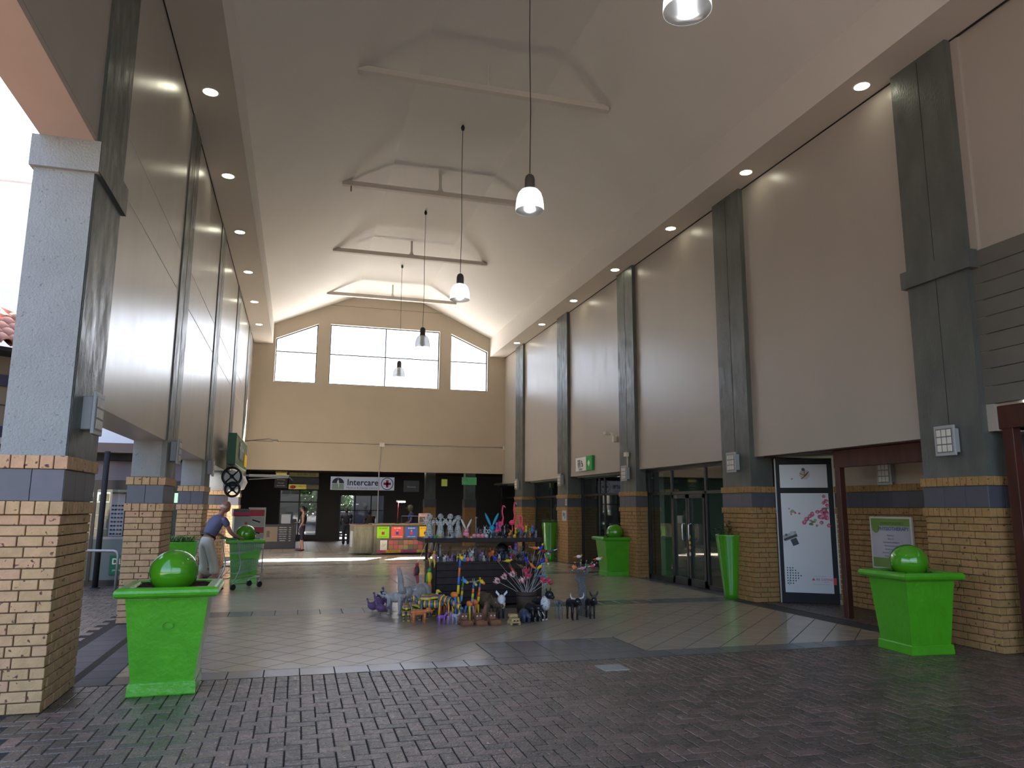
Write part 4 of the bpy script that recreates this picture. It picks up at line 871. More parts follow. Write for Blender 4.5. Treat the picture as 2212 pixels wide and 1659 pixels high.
# tiled-roof building to the side
t = thing('tiled_building', 'sand building with clay roof tiles beyond the first pier', 'building', (-3.36, 10.52, .33), math.radians(38)); t.scale = (.8, .8, .8)
sb = mat('sand_wall', (.17, .14, .10), .8, .2, var=.1, vscale=2)
MB().box(-6, .3, .55, 3, -.42, 4.05).build('wall', sb, t)
MB().box(-6, .32, .50, .56, 3.52, 3.70).build('upper_band', cm((.02, .022, .045)), t); MB().box(-6, .32, .50, .56, 2.70, 2.88).build('lower_band', cm((.02, .022, .045)), t); MB().box(-6, .32, .48, .58, 2.60, 2.70).build('pale_band', cm((.35, .33, .3)), t)
MB().box(-6, .32, .53, .56, 3.215, 3.225).build('joint_line', M['dark'], t)
MB().box(-6, .31, .52, .56, -.42, 2.6).build('dark_lower_sheet', M['dark'], t)  # thin dark sheet over the lower wall
MB().box(-6, .3, .0, 3, 4.0, 4.06).build('eave_board', M['dark'], t)
tm_ = MB(); n = 10; nn = 7
v = []; F = []
for j, y in enumerate((0, .38)):
    for k in range(nn): a = pi*k/(nn-1); v.append((.1*math.cos(a), y, .085*math.sin(a)+.0+(.0 if j else .01)))
    for k in range(nn): a = pi*k/(nn-1); v.append((.085*math.cos(a), y, .07*math.sin(a)+(.0 if j else .01)))
for k in range(nn-1): F += [(k, k+1, 2*nn+k+1, 2*nn+k), (nn+k+1, nn+k, 3*nn+k, 3*nn+k+1), (k+1, k, nn+k, nn+k+1)]
v += [(-.1, 0, 0), (-.2, 0, .0), (-.2, .38, 0), (-.1, .38, 0), (-.15, 0, -.03), (-.15, .38, -.03)]; q0 = 4*nn; F += [(q0, q0+4, q0+5, q0+3), (q0+4, q0+1, q0+2, q0+5)]
tm_.add(v, F, True); tme = tm_.mesh('roof_tile', mat('clay_roof_tile', (.36, .17, .125), .7, .3, rand=.2, var=.2, vscale=8))
for r_ in range(6):
    for c_ in range(16):
        obj('roof_tile', tme, t, (.25-c_*.2, -.12+r_*.33, 4.08+r_*.16), (math.atan2(.16, .33), 0, 0))

# unseen area lights added to brighten the shop and mall interiors
for nm, loc, sz, pw in (('shop_fill', (10, 14.8, 2.5), 1.2, 30), ('shop_fill', (10, 19.5, 2.5), 1.0, 18), ('shop_fill', (10, 24.5, 2.5), 1.0, 14), ('shop_fill', (10, 30, 2.5), 1.0, 14), ('mall_fill', (1.0, 33.5, 3.2), 1.5, 22), ('mall_fill', (6.0, 34, 3.2), 1.5, 10), ('pharmacy_fill', (-4.5, 19.0, 2.5), 1.5, 40)):
    ld = bpy.data.lights.new(nm, 'AREA'); ld.energy = pw; ld.size = sz; ld.color = (1, .93, .82) if nm == 'mall_fill' else (.85, 1, .93); lo = bpy.data.objects.new(nm, ld); COL.objects.link(lo); lo.location = loc
# ================================================================== PLANTERS
def ngon_ring(w, z, k=4):
    h = w/2; return [(-h, -h, z), (h, -h, z), (h, h, z), (-h, h, z)]
def sq_planter(label, loc, rz, wt=.78, wb=.52, h=.95, ball=True, scale=1, mb_=None):
    t = thing('square_planter', label, 'planter', loc, rz)
    def frust(prof):
        v = []; F = []
        for w, z in prof: v += ngon_ring(w, z)
        for i in range(len(prof)-1):
            for k in range(4): F.append((i*4+k, i*4+(k+1) % 4, (i+1)*4+(k+1) % 4, (i+1)*4+k))
        return v, F
    v, F = frust([(wb-.01, .09), (wb+.005, .10), (wt-.02, h-.11), (wt-.02, h-.09)]); MB().add(v, F).build('tapered_body', M['green'], t)
    if loc[0] < -1 and loc[1] < 9: MB().tube([(.02+.045*math.cos(a), -wb/2-(wt-wb)*.33-.004, .60+.032*math.sin(a)) for a in [2*pi*i/20 for i in range(21)]], .0035, 5).build('embossed_ring', M['green'], t)
    v, F = frust([(wb+.05, 0), (wb+.055, .01), (wb+.045, .095), (wb+.03, .11), (wb-.02, .11)]); F.append((3, 2, 1, 0)); MB().add(v, F).build('plinth', M['green'], t)
    # rolled rim: half-round swept around a square with mitred corners
    pr = [(.0, h-.10)]+[(.035+.042*math.cos(a), h-.05+.045*math.sin(a)) for a in [-pi/2+pi*i/6 for i in range(7)]]+[(-.03, h-.008), (-.045, h-.03), (-.05, h-.12)]
    v = []; F = []
    for e, z in pr: v += ngon_ring(wt+2*e, z)
    n = len(pr)
    for i in range(n-1):
        for k in range(4): F.append((i*4+k, i*4+(k+1) % 4, (i+1)*4+(k+1) % 4, (i+1)*4+k))
    o = MB().add(v, F, False).build('rim', M['greens'] if False else M['green'], t)
    s_ = wt/2-.05; q = random.Random(int(loc[0]*100)); gN = 14; v = []; F = []
    for i in range(gN):
        for j in range(gN): v.append((-s_+2*s_*i/(gN-1), -s_+2*s_*j/(gN-1), h-.035+q.uniform(-.012, .02)))
    for i in range(gN-1):
        for j in range(gN-1): F.append((i*gN+j, (i+1)*gN+j, (i+1)*gN+j+1, i*gN+j+1))
    MB().add(v, F).build('soil', M['soil'], t)
    if ball:
        b = MB().ell((0, 0, 0), (.215, .215, .20), n=40, k=24).build('green_ball', M['greens']); b.location = (loc[0], loc[1], loc[2]+h+.10)
        tag(b, ball, 'ball')
    return t
sq_planter('large square green planter standing on the pavers by the first buff pier', (-1.08, 7.76, 0), math.radians(1.5), .70, .51, .94, 'glossy green ball on the planter by the first buff pier')
sq_planter('large square green planter corner-on beside the nearest shade-toned pier', (7.17, 7.57, 0), math.radians(-4), .665, .52, .935, 'glossy green ball on the planter beside the nearest shade-toned pier')
sq_planter('square green planter with a ball just before the glass double doors', (7.76, 17.72, 0), math.radians(-4), .78, .60, .95, 'glossy green ball on the planter before the glass doors')
sq_planter('square green planter standing behind the shopping trolley', (-1.06, 17.75, 0), math.radians(4), .68, .50, .94, 'glossy green ball on the planter behind the shopping trolley')
b = bpy.data.objects['square_planter']
# open tall planters
t = thing('tall_square_planter', 'tall square green planter of trailing grass in front of the man', 'planter', (-2.08, 15.5, 0), math.radians(3))
v = []; F = []
for w, z in ((.36, 0), (.60, .97), (.585, .985), (.56, .97), (.54, .86)): v += ngon_ring(w, z)
for i in range(4):
    for k in range(4): F.append((i*4+k, i*4+(k+1) % 4, (i+1)*4+(k+1) % 4, (i+1)*4+k))
MB().add(v, F).build('body', M['green'], t); MB().box(-.27, .27, -.27, .27, .84, .88).build('soil', M['soil'], t)
def blades(n, c, r, L, seed, droop=1.0, w=.006):
    q = random.Random(seed); mb = MB()
    for i in range(n):
        a = q.uniform(0, 2*pi); b_ = Vector(c)+Vector((q.uniform(-r, r), q.uniform(-r, r), 0)); l_ = L*q.uniform(.5, 1.1); d = Vector((math.cos(a), math.sin(a), 0)); sd_ = Vector((-d.y, d.x, 0))*w
        pts = []
        for k in range(6):
            s_ = k/5; pts.append(b_+d*(l_*.9*s_*s_**.3)+Vector((0, 0, l_*(1.2*s_-droop*1.25*s_*s_))))
        v = []; F = []
        for k, p in enumerate(pts): wk = (1-k/5.2); v += [p-sd_*wk, p+sd_*wk]
        for k in range(5): F.append((2*k, 2*k+1, 2*k+3, 2*k+2))
        mb.add(v, F)
    return mb
g_ = blades(220, (0, 0, .93), .2, .44, 5, .82, .011).build('trailing_grass', M['blade'], t); tag(g_, kind='stuff')
def round_planter(label, loc, h, rt_, rb, leafy):
    t = thing('round_planter', label, 'planter', loc)
    MB().lathe([(0, .0), (rb, .0), (rb+.003, .08), (rt_-.003, h-.02), (rt_, h), (rt_-.012, h+.003), (rt_-.025, h-.02), (rt_-.04, h-.12)], n=40).build('body', M['greens'], t)
    MB().lathe([(0, h-.07), (rt_-.03, h-.08)], n=20).build('soil', M['soil'], t)
    if leafy:
        q = random.Random(8); mb = MB()
        for i in range(320):
            a = q.uniform(0, 2*pi); R0 = q.uniform(0, rt_*1.2); p = Vector((R0*math.cos(a), R0*math.sin(a), h+q.uniform(-.04, .27)*(1.1-R0/rt_*.6))); s_ = q.uniform(.025, .05)
            u_ = Vector((math.cos(a)+q.gauss(0, .5), math.sin(a)+q.gauss(0, .5), q.uniform(-.3, .7))).normalized()*s_; v_ = u_.cross(Vector((0, 0, 1))).normalized()*s_*.5
            mb.add([p-u_, p+v_*.9, p+u_, p-v_*.9], [(0, 1, 2, 3)])
        tag(mb.build('foliage', M['leaf'], t), kind='stuff')
    else: tag(blades(120, (0, 0, h-.03), .14, .34, 12, .85, .008).build('trailing_grass', M['blade'], t), kind='stuff')
    return t
round_planter('tall round tapered green planter with leafy plant beside the glass doors', (7.93, 12.72, 0), 1.17, .27, .14, True)
round_planter('tall round tapered green planter with grass by the framed notice', (7.80, 22.9, 0), 1.19, .27, .16, False)
# ================================================================== SHOPPING TROLLEY
t = thing('shopping_trolley', 'small two-basket steel shopping trolley pushed by the man', 'trolley', (-1.05, 16.55, 0), math.radians(42))
# local +x = travel direction
ms_ = mat('steel_wire', (.34, .38, .37), .3, .5, metal=.6)
fr = MB()
for s_ in (-1, 1):
    fr.tube([(-.36, s_*.25, .15), (-.30, s_*.25, .24), (-.22, s_*.24, .36), (-.20, s_*.24, .5), (-.30, s_*.25, .95), (-.34, s_*.25, 1.0)], .012, 8)
    fr.tube([(-.33, s_*.25, .17), (.0, s_*.21, .2), (.36, s_*.16, .22)], .01, 8)
fr.tube([(.36, -.16, .22), (.36, .16, .22)], .01, 8)
fr.build('frame', ms_, t)
MB().tube([(-.34, -.26, 1.0), (-.34, .26, 1.0)], .018, 10).build('handle', cm((.02, .12, .05), .4), t)
def basket(nm, x0, x1, z0, z1, y0, y1):
    mb = MB(); nz = 7; nx = 12
    def P(u, s_, w): # u along x, w up
        y = y0+(y1-y0)*u; zb = z0[0]+(z0[1]-z0[0])*u; zt = z1[0]+(z1[1]-z1[0])*u; return (x0+(x1-x0)*u, s_*y*(.92+.08*w), zb+(zt-zb)*w)
    for s_ in (-1, 1):
        for k in range(nz+1): mb.tube([P(0, s_, k/nz), P(1, s_, k/nz)], .003 if k < nz else .006, 4)
        for k in range(nx+1): mb.tube([P(k/nx, s_, 0), P(k/nx, s_, 1)], .0025, 4)
    for k in range(nz+1): mb.tube([P(1, -1, k/nz), P(1, 1, k/nz)], .003 if k < nz else .006, 4)
    for k in range(nx+1): mb.tube([P(k/nx, -1, 0), P(k/nx, 1, 0)], .0025, 4)
    for k in range(5): mb.tube([P(1, -1+.4*k+.2, 0)[:1]+((-1+.4*k+.2)*y1*.92, z0[1]), P(1, 1, 1)[:1]+((-1+.4*k+.2)*y1, z1[1])], .0025, 4)
    return mb.build(nm, ms_, t)
basket('upper_basket', -.28, .36, (.70, .76), (.93, .89), .235, .17); basket('lower_basket', -.20, .38, (.30, .38), (.54, .56), .225, .16)
for nm, x, y in (('caster', -.36, -.25), ('caster', -.36, .25), ('caster', .36, -.16), ('caster', .36, .16)):
    c = MB().tube([(x, y, .08), (x, y, .17)], .012, 6).obox((x, y, .10), (.05, .035, .07)).build('caster', M['lgrey'], t)
    MB().tube([(x-.0, y-.018, .06), (x, y+.018, .06)], .058, 16, smooth=False).build('wheel', M['black'], c)
# ================================================================== PEOPLE
def skin(verts, edges, radii, root=0, sub=2):
    me = bpy.data.meshes.new('tmp'); me.from_pydata([tuple(v) for v in verts], edges, []); o = bpy.data.objects.new('tmp', me); COL.objects.link(o)
    md = o.modifiers.new('s', 'SKIN'); md.use_smooth_shade = True; md.branch_smoothing = .6
    sv = me.skin_vertices[0].data
    for i, r in enumerate(radii): sv[i].radius = (r, r) if not isinstance(r, tuple) else r; sv[i].use_root = (i == root)
    ss = o.modifiers.new('u', 'SUBSURF'); ss.levels = sub; ss.render_levels = sub
    bpy.context.view_layer.update(); dg = bpy.context.evaluated_depsgraph_get(); ev = o.evaluated_get(dg).to_mesh()
    V = [tuple(v.co) for v in ev.vertices]; F = [tuple(p.vertices) for p in ev.polygons]; o.evaluated_get(dg).to_mesh_clear()
    bpy.data.objects.remove(o); bpy.data.meshes.remove(me); return V, F
def person(label, loc, rz, J, H=1.75, skinc=(.36, .19, .13), shirt=None, pants=None, shoes=None, hair=None, female=False, hem=.35, cap=None, sleeve=.55, hair_len=0, bare_top=False, belt=None):
    """J: joint dict in metres, local frame: +x is the facing direction"""
    t = thing('person', label, 'person', loc, rz)
    j = {k: Vector(v) for k, v in J.items()}
    names = ['pelvis', 'waist', 'chest', 'neck', 'headb', 'sl', 'el', 'wl', 'sr', 'er', 'wr', 'hl', 'kl', 'al', 'tl', 'hr', 'kr', 'ar', 'tr']
    sk = H/1.75
    R0 = dict(pelvis=(.15*sk, .12*sk), waist=(.135*sk, .105*sk) if not female else (.115*sk, .09*sk), chest=(.155*sk, .115*sk) if not female else (.13*sk, .10*sk), neck=.055*sk, headb=.05*sk, sl=.06*sk, el=.042*sk, wl=.028*sk, hl=.088*sk, kl=.058*sk, al=.04*sk, tl=.032*sk)
    for a, b in (('sr', 'sl'), ('er', 'el'), ('wr', 'wl'), ('hr', 'hl'), ('kr', 'kl'), ('ar', 'al'), ('tr', 'tl')): R0[a] = R0[b]
    ed = [('pelvis', 'waist'), ('waist', 'chest'), ('chest', 'neck'), ('neck', 'headb'), ('chest', 'sl'), ('sl', 'el'), ('el', 'wl'), ('chest', 'sr'), ('sr', 'er'), ('er', 'wr'), ('pelvis', 'hl'), ('hl', 'kl'), ('kl', 'al'), ('al', 'tl'), ('pelvis', 'hr'), ('hr', 'kr'), ('kr', 'ar'), ('ar', 'tr')]
    V, F = skin([j[n] for n in names], [(names.index(a), names.index(b)) for a, b in ed], [(R0[n][0]*(.82 if n != 'pelvis' or not pants else .9),)*2 if isinstance(R0[n], tuple) else R0[n]*(.85 if n in ('sl', 'sr') and shirt and sleeve > 0 else 1) for n in names])
    sm = mat('skin_%s' % t.name, skinc, .55, .4)
    mb = MB().add(V, F, True, sm)
    # head
    hd = (j['head']-j['neck']).normalized(); hc = j['head']; face = j['face'].normalized(); side = hd.cross(face).normalized(); face = side.cross(hd).normalized(); Rm = Matrix((face, side, hd)).transposed()
    hs = .098*sk
    mb.ell(hc, (hs*1.0, hs*.80, hs*1.22), Rm, 16, 12, sm); mb.ell(hc+Rm@Vector((hs*.25, 0, -hs*.55)), (hs*.68, hs*.62, hs*.62), Rm, 12, 9, sm)
    mb.ell(hc+Rm@Vector((hs*1.02, 0, -hs*.15)), (hs*.20, hs*.13, hs*.26), Rm, 8, 6, sm)
    for s_ in (-1, 1):
        mb.ell(hc+Rm@Vector((-.0*hs, s_*hs*.80, -hs*.1)), (hs*.17, hs*.08, hs*.27), Rm, 8, 6, sm)
        mb.ell(hc+Rm@Vector((hs*.86, s_*hs*.33, hs*.05)), (hs*.10, hs*.12, hs*.08), Rm, 8, 6, cm((.03, .02, .02)))
    mb.ell(hc+Rm@Vector((hs*.88, 0, -hs*.62)), (hs*.10, hs*.26, hs*.07), Rm, 8, 6, cm((.25, .08, .07)))
    # hands
    for a, b, s_ in (('el', 'wl', 1), ('er', 'wr', -1)):
        d = (j[b]-j[a]).normalized(); hn = j.get('h'+b, d); hn = hn.normalized(); lat = hn.cross(Vector((0, 0, 1)));  lat = lat.normalized() if lat.length > .1 else Vector((0, 1, 0)); nn_ = lat.cross(hn).normalized(); R2 = Matrix((hn, lat, nn_)).transposed(); w = j[b]
        mb.ell(w+hn*.045*sk, (.05*sk, .038*sk, .016*sk), R2, 10, 7, sm)
        for k in range(4):
            L_ = (.034, .040, .037, .028)[k]*sk; o_ = w+hn*.082*sk+lat*((k-1.5)*.018*sk); mb.tube([o_-hn*.02, o_+hn*L_*.6, o_+hn*L_*1.2-nn_*.012*sk, o_+hn*L_*1.4-nn_*.03*sk], [.0085*sk, .0082*sk, .0075*sk, .006*sk], 6, sm)
        o_ = w+hn*.02*sk+lat*s_*(-.03)*sk; mb.tube([o_, o_+(hn*.03-lat*s_*.025)*sk, o_+(hn*.06-lat*s_*.03-nn_*.01)*sk], [.012*sk, .010*sk, .008*sk], 6, sm)
    mb.build('body', sm, t)
    def lerp(a, b, f): return j[a].lerp(j[b], f)
    if pants:
        P = [j['pelvis'], j['pelvis'].lerp(j['waist'], .55), j['hl'], lerp('hl', 'kl', .98), lerp('kl', 'al', hem), j['hr'], lerp('hr', 'kr', .98), lerp('kr', 'ar', hem)]
        V, F = skin(P, [(0, 1), (0, 2), (2, 3), (3, 4), (0, 5), (5, 6), (6, 7)], [R0['pelvis'][0]*1.0, R0['waist'][0]*1.0, R0['hl']*1.12, R0['kl']*pants[1], R0['kl']*pants[2], R0['hl']*1.12, R0['kl']*pants[1], R0['kl']*pants[2]])
        MB().add(V, F, True).build('trousers', pants[0], t)
    if shirt:
        P = [j['pelvis'].lerp(j['waist'], .35), j['waist'], j['chest'], lerp('chest', 'neck', .75), j['sl'], lerp('sl', 'el', sleeve), j['sr'], lerp('sr', 'er', sleeve)]
        E_ = [(0, 1), (1, 2), (2, 3)]+([(2, 4), (4, 5), (2, 6), (6, 7)] if sleeve > 0 else [])
        if sleeve <= 0: P = P[:4]
        V, F = skin(P, E_, [R0['waist'][0]*1.18, R0['waist'][0]*1.2, R0['chest'][0]*1.2, .10*sk, .076*sk, .068*sk, .076*sk, .068*sk][:len(P)])
        MB().add(V, F, True).build('shirt', shirt, t)
    if belt:
        c = j['pelvis'].lerp(j['waist'], .42); ax = (j['waist']-j['pelvis']).normalized(); Rb = ax.to_track_quat('Z', 'Y').to_matrix(); mb = MB(); rx, ry = 0, R0['waist'][0]*1.02
        for z0 in (0,): mb.lathe([(1, -.02), (1.03, 0), (1, .02)], (0, 0, 0), 24, sx=ry, sy=ry)
        mb.v = [tuple(c+Rb@Vector(p)) for p in mb.v]; mb.build('belt', belt, t)
    if shoes:
        for a, b in (('al', 'tl'), ('ar', 'tr')):
            d = (j[b]-j[a]); d.z = 0; d.normalize(); s2_ = Vector((-d.y, d.x, 0)); Rs = Matrix((d, s2_, Vector((0, 0, 1)))).transposed(); c = (j[a]+j[b])/2; c.z = .045
            MB().ell(c+d*.0, (.14*sk, .05*sk, .045), Rs, 12, 8).box(0, 0, 0, 0, 0, 0).build('shoe', shoes, t)
    if hair:
        mb = MB()
        if hair_len == 0: mb.ell(hc+Rm@Vector((-hs*.36, 0, -hs*.30)), (hs*.70, hs*.835, hs*.42), Rm, 14, 10)
        else:
            mb.ell(hc+Rm@Vector((-hs*.14, 0, hs*.12)), (hs*1.02, hs*.90, hs*1.2), Rm, 14, 10); tail = hc+Rm@Vector((-hs*1.15, 0, hs*.3))
            mb.tube([tail, tail+Vector((0, 0, -.08)) - face*.03, tail+Vector((0, 0, -.2))-face*.02], [.04, .045, .012], 8)
        mb.build('hair', hair, t)
    if cap:
        MB().ell(hc+Rm@Vector((-hs*.05, 0, hs*.45)), (hs*1.1, hs*.95, hs*.85), Rm, 14, 8).ell(hc+Rm@Vector((hs*1.1, 0, hs*.35)), (hs*.7, hs*.6, hs*.10), Rm, 12, 6).build('cap', cap, t)
    return t
# bent man; local +x = facing, placed facing 45 degrees
shirtm = mat('grey_blue_check_shirt', (.115, .12, .20), .8, .2, var=.15, vscale=60)
person('bald man in grey-blue short-sleeved shirt and pale trousers bending to push the trolley', (-1.66, 16.02, 0), math.radians(42), dict(
    pelvis=(-.02, 0, 1.0), waist=(.05, 0, 1.13), chest=(.17, 0, 1.34), neck=(.27, 0, 1.49), headb=(.31, 0, 1.56), head=(.36, 0, 1.635), face=(.8, -.1, -.5),
    sl=(.20, .19, 1.39), el=(.30, .25, 1.13), wl=(.53, .22, 1.03), sr=(.20, -.19, 1.39), er=(.33, -.25, 1.12), wr=(.55, -.22, 1.03), hwl=(1, 0, -.35), hwr=(1, 0, -.35),
    hl=(-.04, .09, .92), kl=(.04, .11, .50), al=(-.10, .12, .09), tl=(.05, .13, .035), hr=(-.04, -.09, .92), kr=(.10, -.11, .50), ar=(.12, -.12, .09), tr=(.27, -.13, .035)),
    1.78, (.34, .165, .12), shirtm, (mat('pale_trousers', (.50, .46, .39), .8, .2), 1.6, 1.65), M['brown'], mat('white_hair', (.5, .48, .45), .8), hem=.45, belt=cm((.03, .015, .01)))
person('woman with a dark ponytail in sleeveless dark top and short leggings', (.25, 29.65, 0), math.radians(172), dict(
    pelvis=(0, 0, .92), waist=(.01, 0, 1.06), chest=(0, 0, 1.24), neck=(0, 0, 1.41), headb=(.02, 0, 1.46), head=(.035, 0, 1.55), face=(1, .1, -.2),
    sl=(0, .16, 1.35), el=(-.02, .20, 1.08), wl=(.10, .2, .86), sr=(0, -.16, 1.35), er=(.0, -.2, 1.1), wr=(.22, -.16, 1.05), hwl=(.2, 0, -1), hwr=(1, 0, 0),
    hl=(0, .085, .86), kl=(0, .09, .46), al=(-.04, .09, .08), tl=(.10, .09, .03), hr=(0, -.085, .86), kr=(.05, -.09, .46), ar=(.08, -.09, .08), tr=(.22, -.09, .03)),
    1.67, (.30, .15, .10), cm((.025, .022, .03), .8), (cm((.012, .01, .02), .8), 1.1, 1.08), cm((.05, .01, .012)), cm((.012, .008, .006)), True, hem=.25, sleeve=0, hair_len=1)
std = dict(pelvis=(0, 0, .95), waist=(.0, 0, 1.1), chest=(0, 0, 1.30), neck=(.02, 0, 1.46), headb=(.03, 0, 1.52), head=(.05, 0, 1.61), face=(1, 0, -.2),
    sl=(0, .19, 1.40), el=(.05, .24, 1.14), wl=(.22, .2, 1.02), sr=(0, -.19, 1.40), er=(.05, -.24, 1.14), wr=(.22, -.2, 1.02), hwl=(1, 0, -.3), hwr=(1, 0, -.3),
    hl=(0, .09, .9), kl=(.02, .1, .48), al=(-.02, .1, .08), tl=(.12, .1, .03), hr=(0, -.09, .9), kr=(.02, -.1, .48), ar=(-.02, -.1, .08), tr=(.12, -.1, .03))
dk = cm((.02, .02, .03), .8)
person('person in a beige cap and blue top working behind the print kiosk', (4.15, 28.35, 0), pi, std, 1.75, (.16, .09, .06), cm((.02, .03, .18), .8), (dk, 1.2, 1.2), dk, None, hem=.9, cap=cm((.20, .18, .15), .9))
person('person in dark clothes standing in front of the clinic entrance', (2.15, 34.6, -.12), pi/2, std, 1.75, (.05, .03, .025), dk, (dk, 1.2, 1.2), dk, cm((.01, .01, .01)), hem=.9)
person('person in dark brown shirt near the clinic entrance, beside the conduit', (3.15, 34.4, -.2), pi/2+.3, std, 1.7, (.05, .03, .025), cm((.05, .035, .03), .8), (dk, 1.2, 1.2), dk, cm((.01, .01, .01)), hem=.9)
# ================================================================== CRAFT STALL
t = thing('craft_stall', 'dark plank craft stall with a lower counter and raised shelf', 'stall', (2.25, 12.72, 0))
W_, D_ = 1.9, .80
for k in range(6): MB().cbox(.06, W_-.01, .0, .025, .03+k*.113, .03+k*.113+.108, .003).build('plank', M['stallwood'], t)
for k in range(6): MB().cbox(-.01, .015, .03, D_, .03+k*.113, .03+k*.113+.108, .003).build('plank', M['stallwood'], t)
MB().box(.02, W_-.04, .03, D_, .03, .70).build('inner_carcass', M['dark'], t)
for x0 in (-.02, W_-.05): MB().cbox(x0, x0+.07, -.012, .05, 0, .73, .003).build('corner_post', M['stallwood'], t)
MB().cbox(-.03, W_+.02, -.02, D_+.02, .70, .735, .004).build('counter_board', M['stallwood'], t)
for x0, y0 in ((0, .02), (W_-.05, .02), (-.01, D_-.05), (W_-.1, D_-.05)): MB().cbox(x0, x0+.045, y0, y0+.045, .73, 1.06, .003).build('shelf_post', M['stallwood'], t)
MB().cbox(-.15, W_+.02, -.04, D_+.04, 1.06, 1.13, .005).build('upper_shelf', M['stallwood'], t)
XX = lambda px, y=12.8: (2.09+(px-917)*.0082)*(y/12.7)
Z1 = 1.131; Z0 = .736
def quad(name, label, loc, rz, s, mt, cat='ornament', L=.9, rad=.22, leg=.055, neck=(.25, .30), head=.15, ear=None, earm=None, horn=None, hornm=None, tail=True, trunk=None, tusks=False, legm=None, headm=None, chestm=None, group=None, snout=.16, snoutm=None, feet=None, mane=None):
    """animal figure; unit design with shoulder height 1, scaled by s; +x is forward"""
    t = thing(name, label, cat, loc, rz, group); S = lambda *p: tuple(q*s for q in p)
    bz = 1-rad; mb = MB(); mb.ell(S(0, 0, bz), S(L/2+rad*.3, rad, rad), n=12, k=8); mb.ell(S(-L*.3, 0, bz+.01), S(rad*1.05, rad*1.02, rad*1.05), n=10, k=7); mb.build('body', mt, t)
    mb = MB(); nx, nz = L/2+neck[0], bz+neck[1]
    mb.tube([S(L*.35, 0, bz+.02), S(L/2+neck[0]*.5, 0, bz+neck[1]*.5), S(nx, 0, nz)], [rad*.75*s, rad*.5*s, rad*.42*s], 10); mb.build('neck', chestm or mt, t)
    h = MB().ell(S(nx+head*.3, 0, nz+.02), S(head*1.15, head*.85, head*.95), n=12, k=8).ell(S(nx+head*1.1+snout*.3, 0, nz-head*.3), S(snout, head*.55, head*.5), n=10, k=6, m=snoutm).build('head', headm or mt, t)
    if snoutm: h.data.materials.clear(); h.data.materials.append(headm or mt); h.data.materials.append(snoutm)
    for s_ in (-1, 1):
        MB().ell(S(nx+head*1.0, s_*head*.5, nz+head*.25), S(.025, .025, .03), n=6, k=5).build('eye', M['white'], t)
        if ear: # (length, width, outward)
            mb = MB(); b0 = Vector(S(nx-.0, s_*head*.55, nz+head*.6)); tip = b0+Vector(S(0, s_*ear[2], ear[0])); w = ear[1]*s; mid = b0.lerp(tip, .5)
            mb.add([b0, mid+Vector((0, -w*.5, -w*.2*s_)), tip, mid+Vector((0, w*.5, w*.2*s_)), mid+Vector((-.02*s, 0, 0)), mid+Vector((.015*s, 0, 0))], [(0, 1, 4), (1, 2, 4), (2, 3, 4), (3, 0, 4), (1, 0, 5), (2, 1, 5), (3, 2, 5), (0, 3, 5)]); mb.build('ear', earm or mt, t)
        if horn:
            mb = MB(); b0 = Vector(S(nx, s_*head*.5, nz+head*.7)); mb.tube([b0, b0+Vector(S(0, s_*horn[0]*.8, horn[1]*.15)), b0+Vector(S(0, s_*horn[0], horn[1]*.6)), b0+Vector(S(0, s_*horn[0]*.92, horn[1]))], [.045*s, .04*s, .03*s, .006*s], 8); mb.build('horn', hornm or M['white'], t)
        if tusks: MB().tube([S(nx+head*1.0, s_*head*.5, nz-head*.4), S(nx+head*1.8, s_*head*.7, nz-head*1.5), S(nx+head*2.3, s_*head*.75, nz-head*1.6)], [.03*s, .025*s, .006*s], 6).build('tusk', M['offwhite'], t)
    for sx in (-1, 1):
        for sy in (-1, 1):
            mb = MB(); x = sx*L*.36; y = sy*rad*.6; mb.tube([S(x, y, bz), S(x+.02, y, bz*.5), S(x-.01, y, .05)], [leg*1.6*s, leg*s, leg*.85*s], 8); l_ = mb.build('leg', legm or mt, t)
            MB().ell(S(x+.015, y, .04), S(leg*1.35, leg*1.05, .04), n=8, k=5).build('foot', feet or legm or mt, l_)
    if tail: MB().tube([S(-L/2-.05, 0, bz+.1), S(-L/2-.16, 0, bz-.05), S(-L/2-.15, 0, bz-.3)], .018*s, 6).build('tail', mt, t)
    if trunk: MB().tube([S(nx+head, 0, nz-.05)]+[S(nx+head*1.3+p[0], 0, nz+p[1]) for p in trunk], [.09*s, .07*s, .055*s, .04*s][:len(trunk)+1], 8).build('trunk', mt, t)
    if mane: mb = MB(); [mb.obox(S(L*.4+neck[0]*k/6, 0, bz+.15+neck[1]*k/6+.06), S(.04, .02, .12)) for k in range(7)]; mb.build('mane', mane, t)
    return t
RB = stripes('rainbow_beads', [(.8, .5, .02), (.02, .12, .5), (.75, .12, .02), (.05, .3, .05), (.01, .01, .03), (.8, .6, .05)], 3.2)
RB2 = stripes('rainbow_stripes', [(.75, .15, .03), (.8, .5, .02), (.02, .02, .05), (.03, .25, .08), (.02, .1, .4)], 4.0, 'X')
OR = stripes('orange_beads', [(.7, .12, .05), (.6, .1, .06), (.25, .3, .08), (.7, .2, .05)], 9)
BK = cm((.010, .010, .014), .4); WH = cm((.62, .62, .66), .6); PU = cm((.28, .12, .50)); GW = mat('pale_carved_wood', (.46, .45, .46), .7, .3, var=.45, vscale=22, vz=.25)
BD = cm((.045, .055, .10), .5); BRN = mat('brown_wire_mesh', (.13, .09, .05), .7, spots=(90, .5, .6, (.03, .025, .02)), bump=.8, bscale=120); GM = mat('grey_wire_mesh', (.22, .23, .25), .5, spots=(120, .45, .6, (.06, .06, .07)), bump=.8, bscale=120); ZW = stripes('zebra', [(.5, .5, .52), (.01, .01, .015)], 7, 'X')
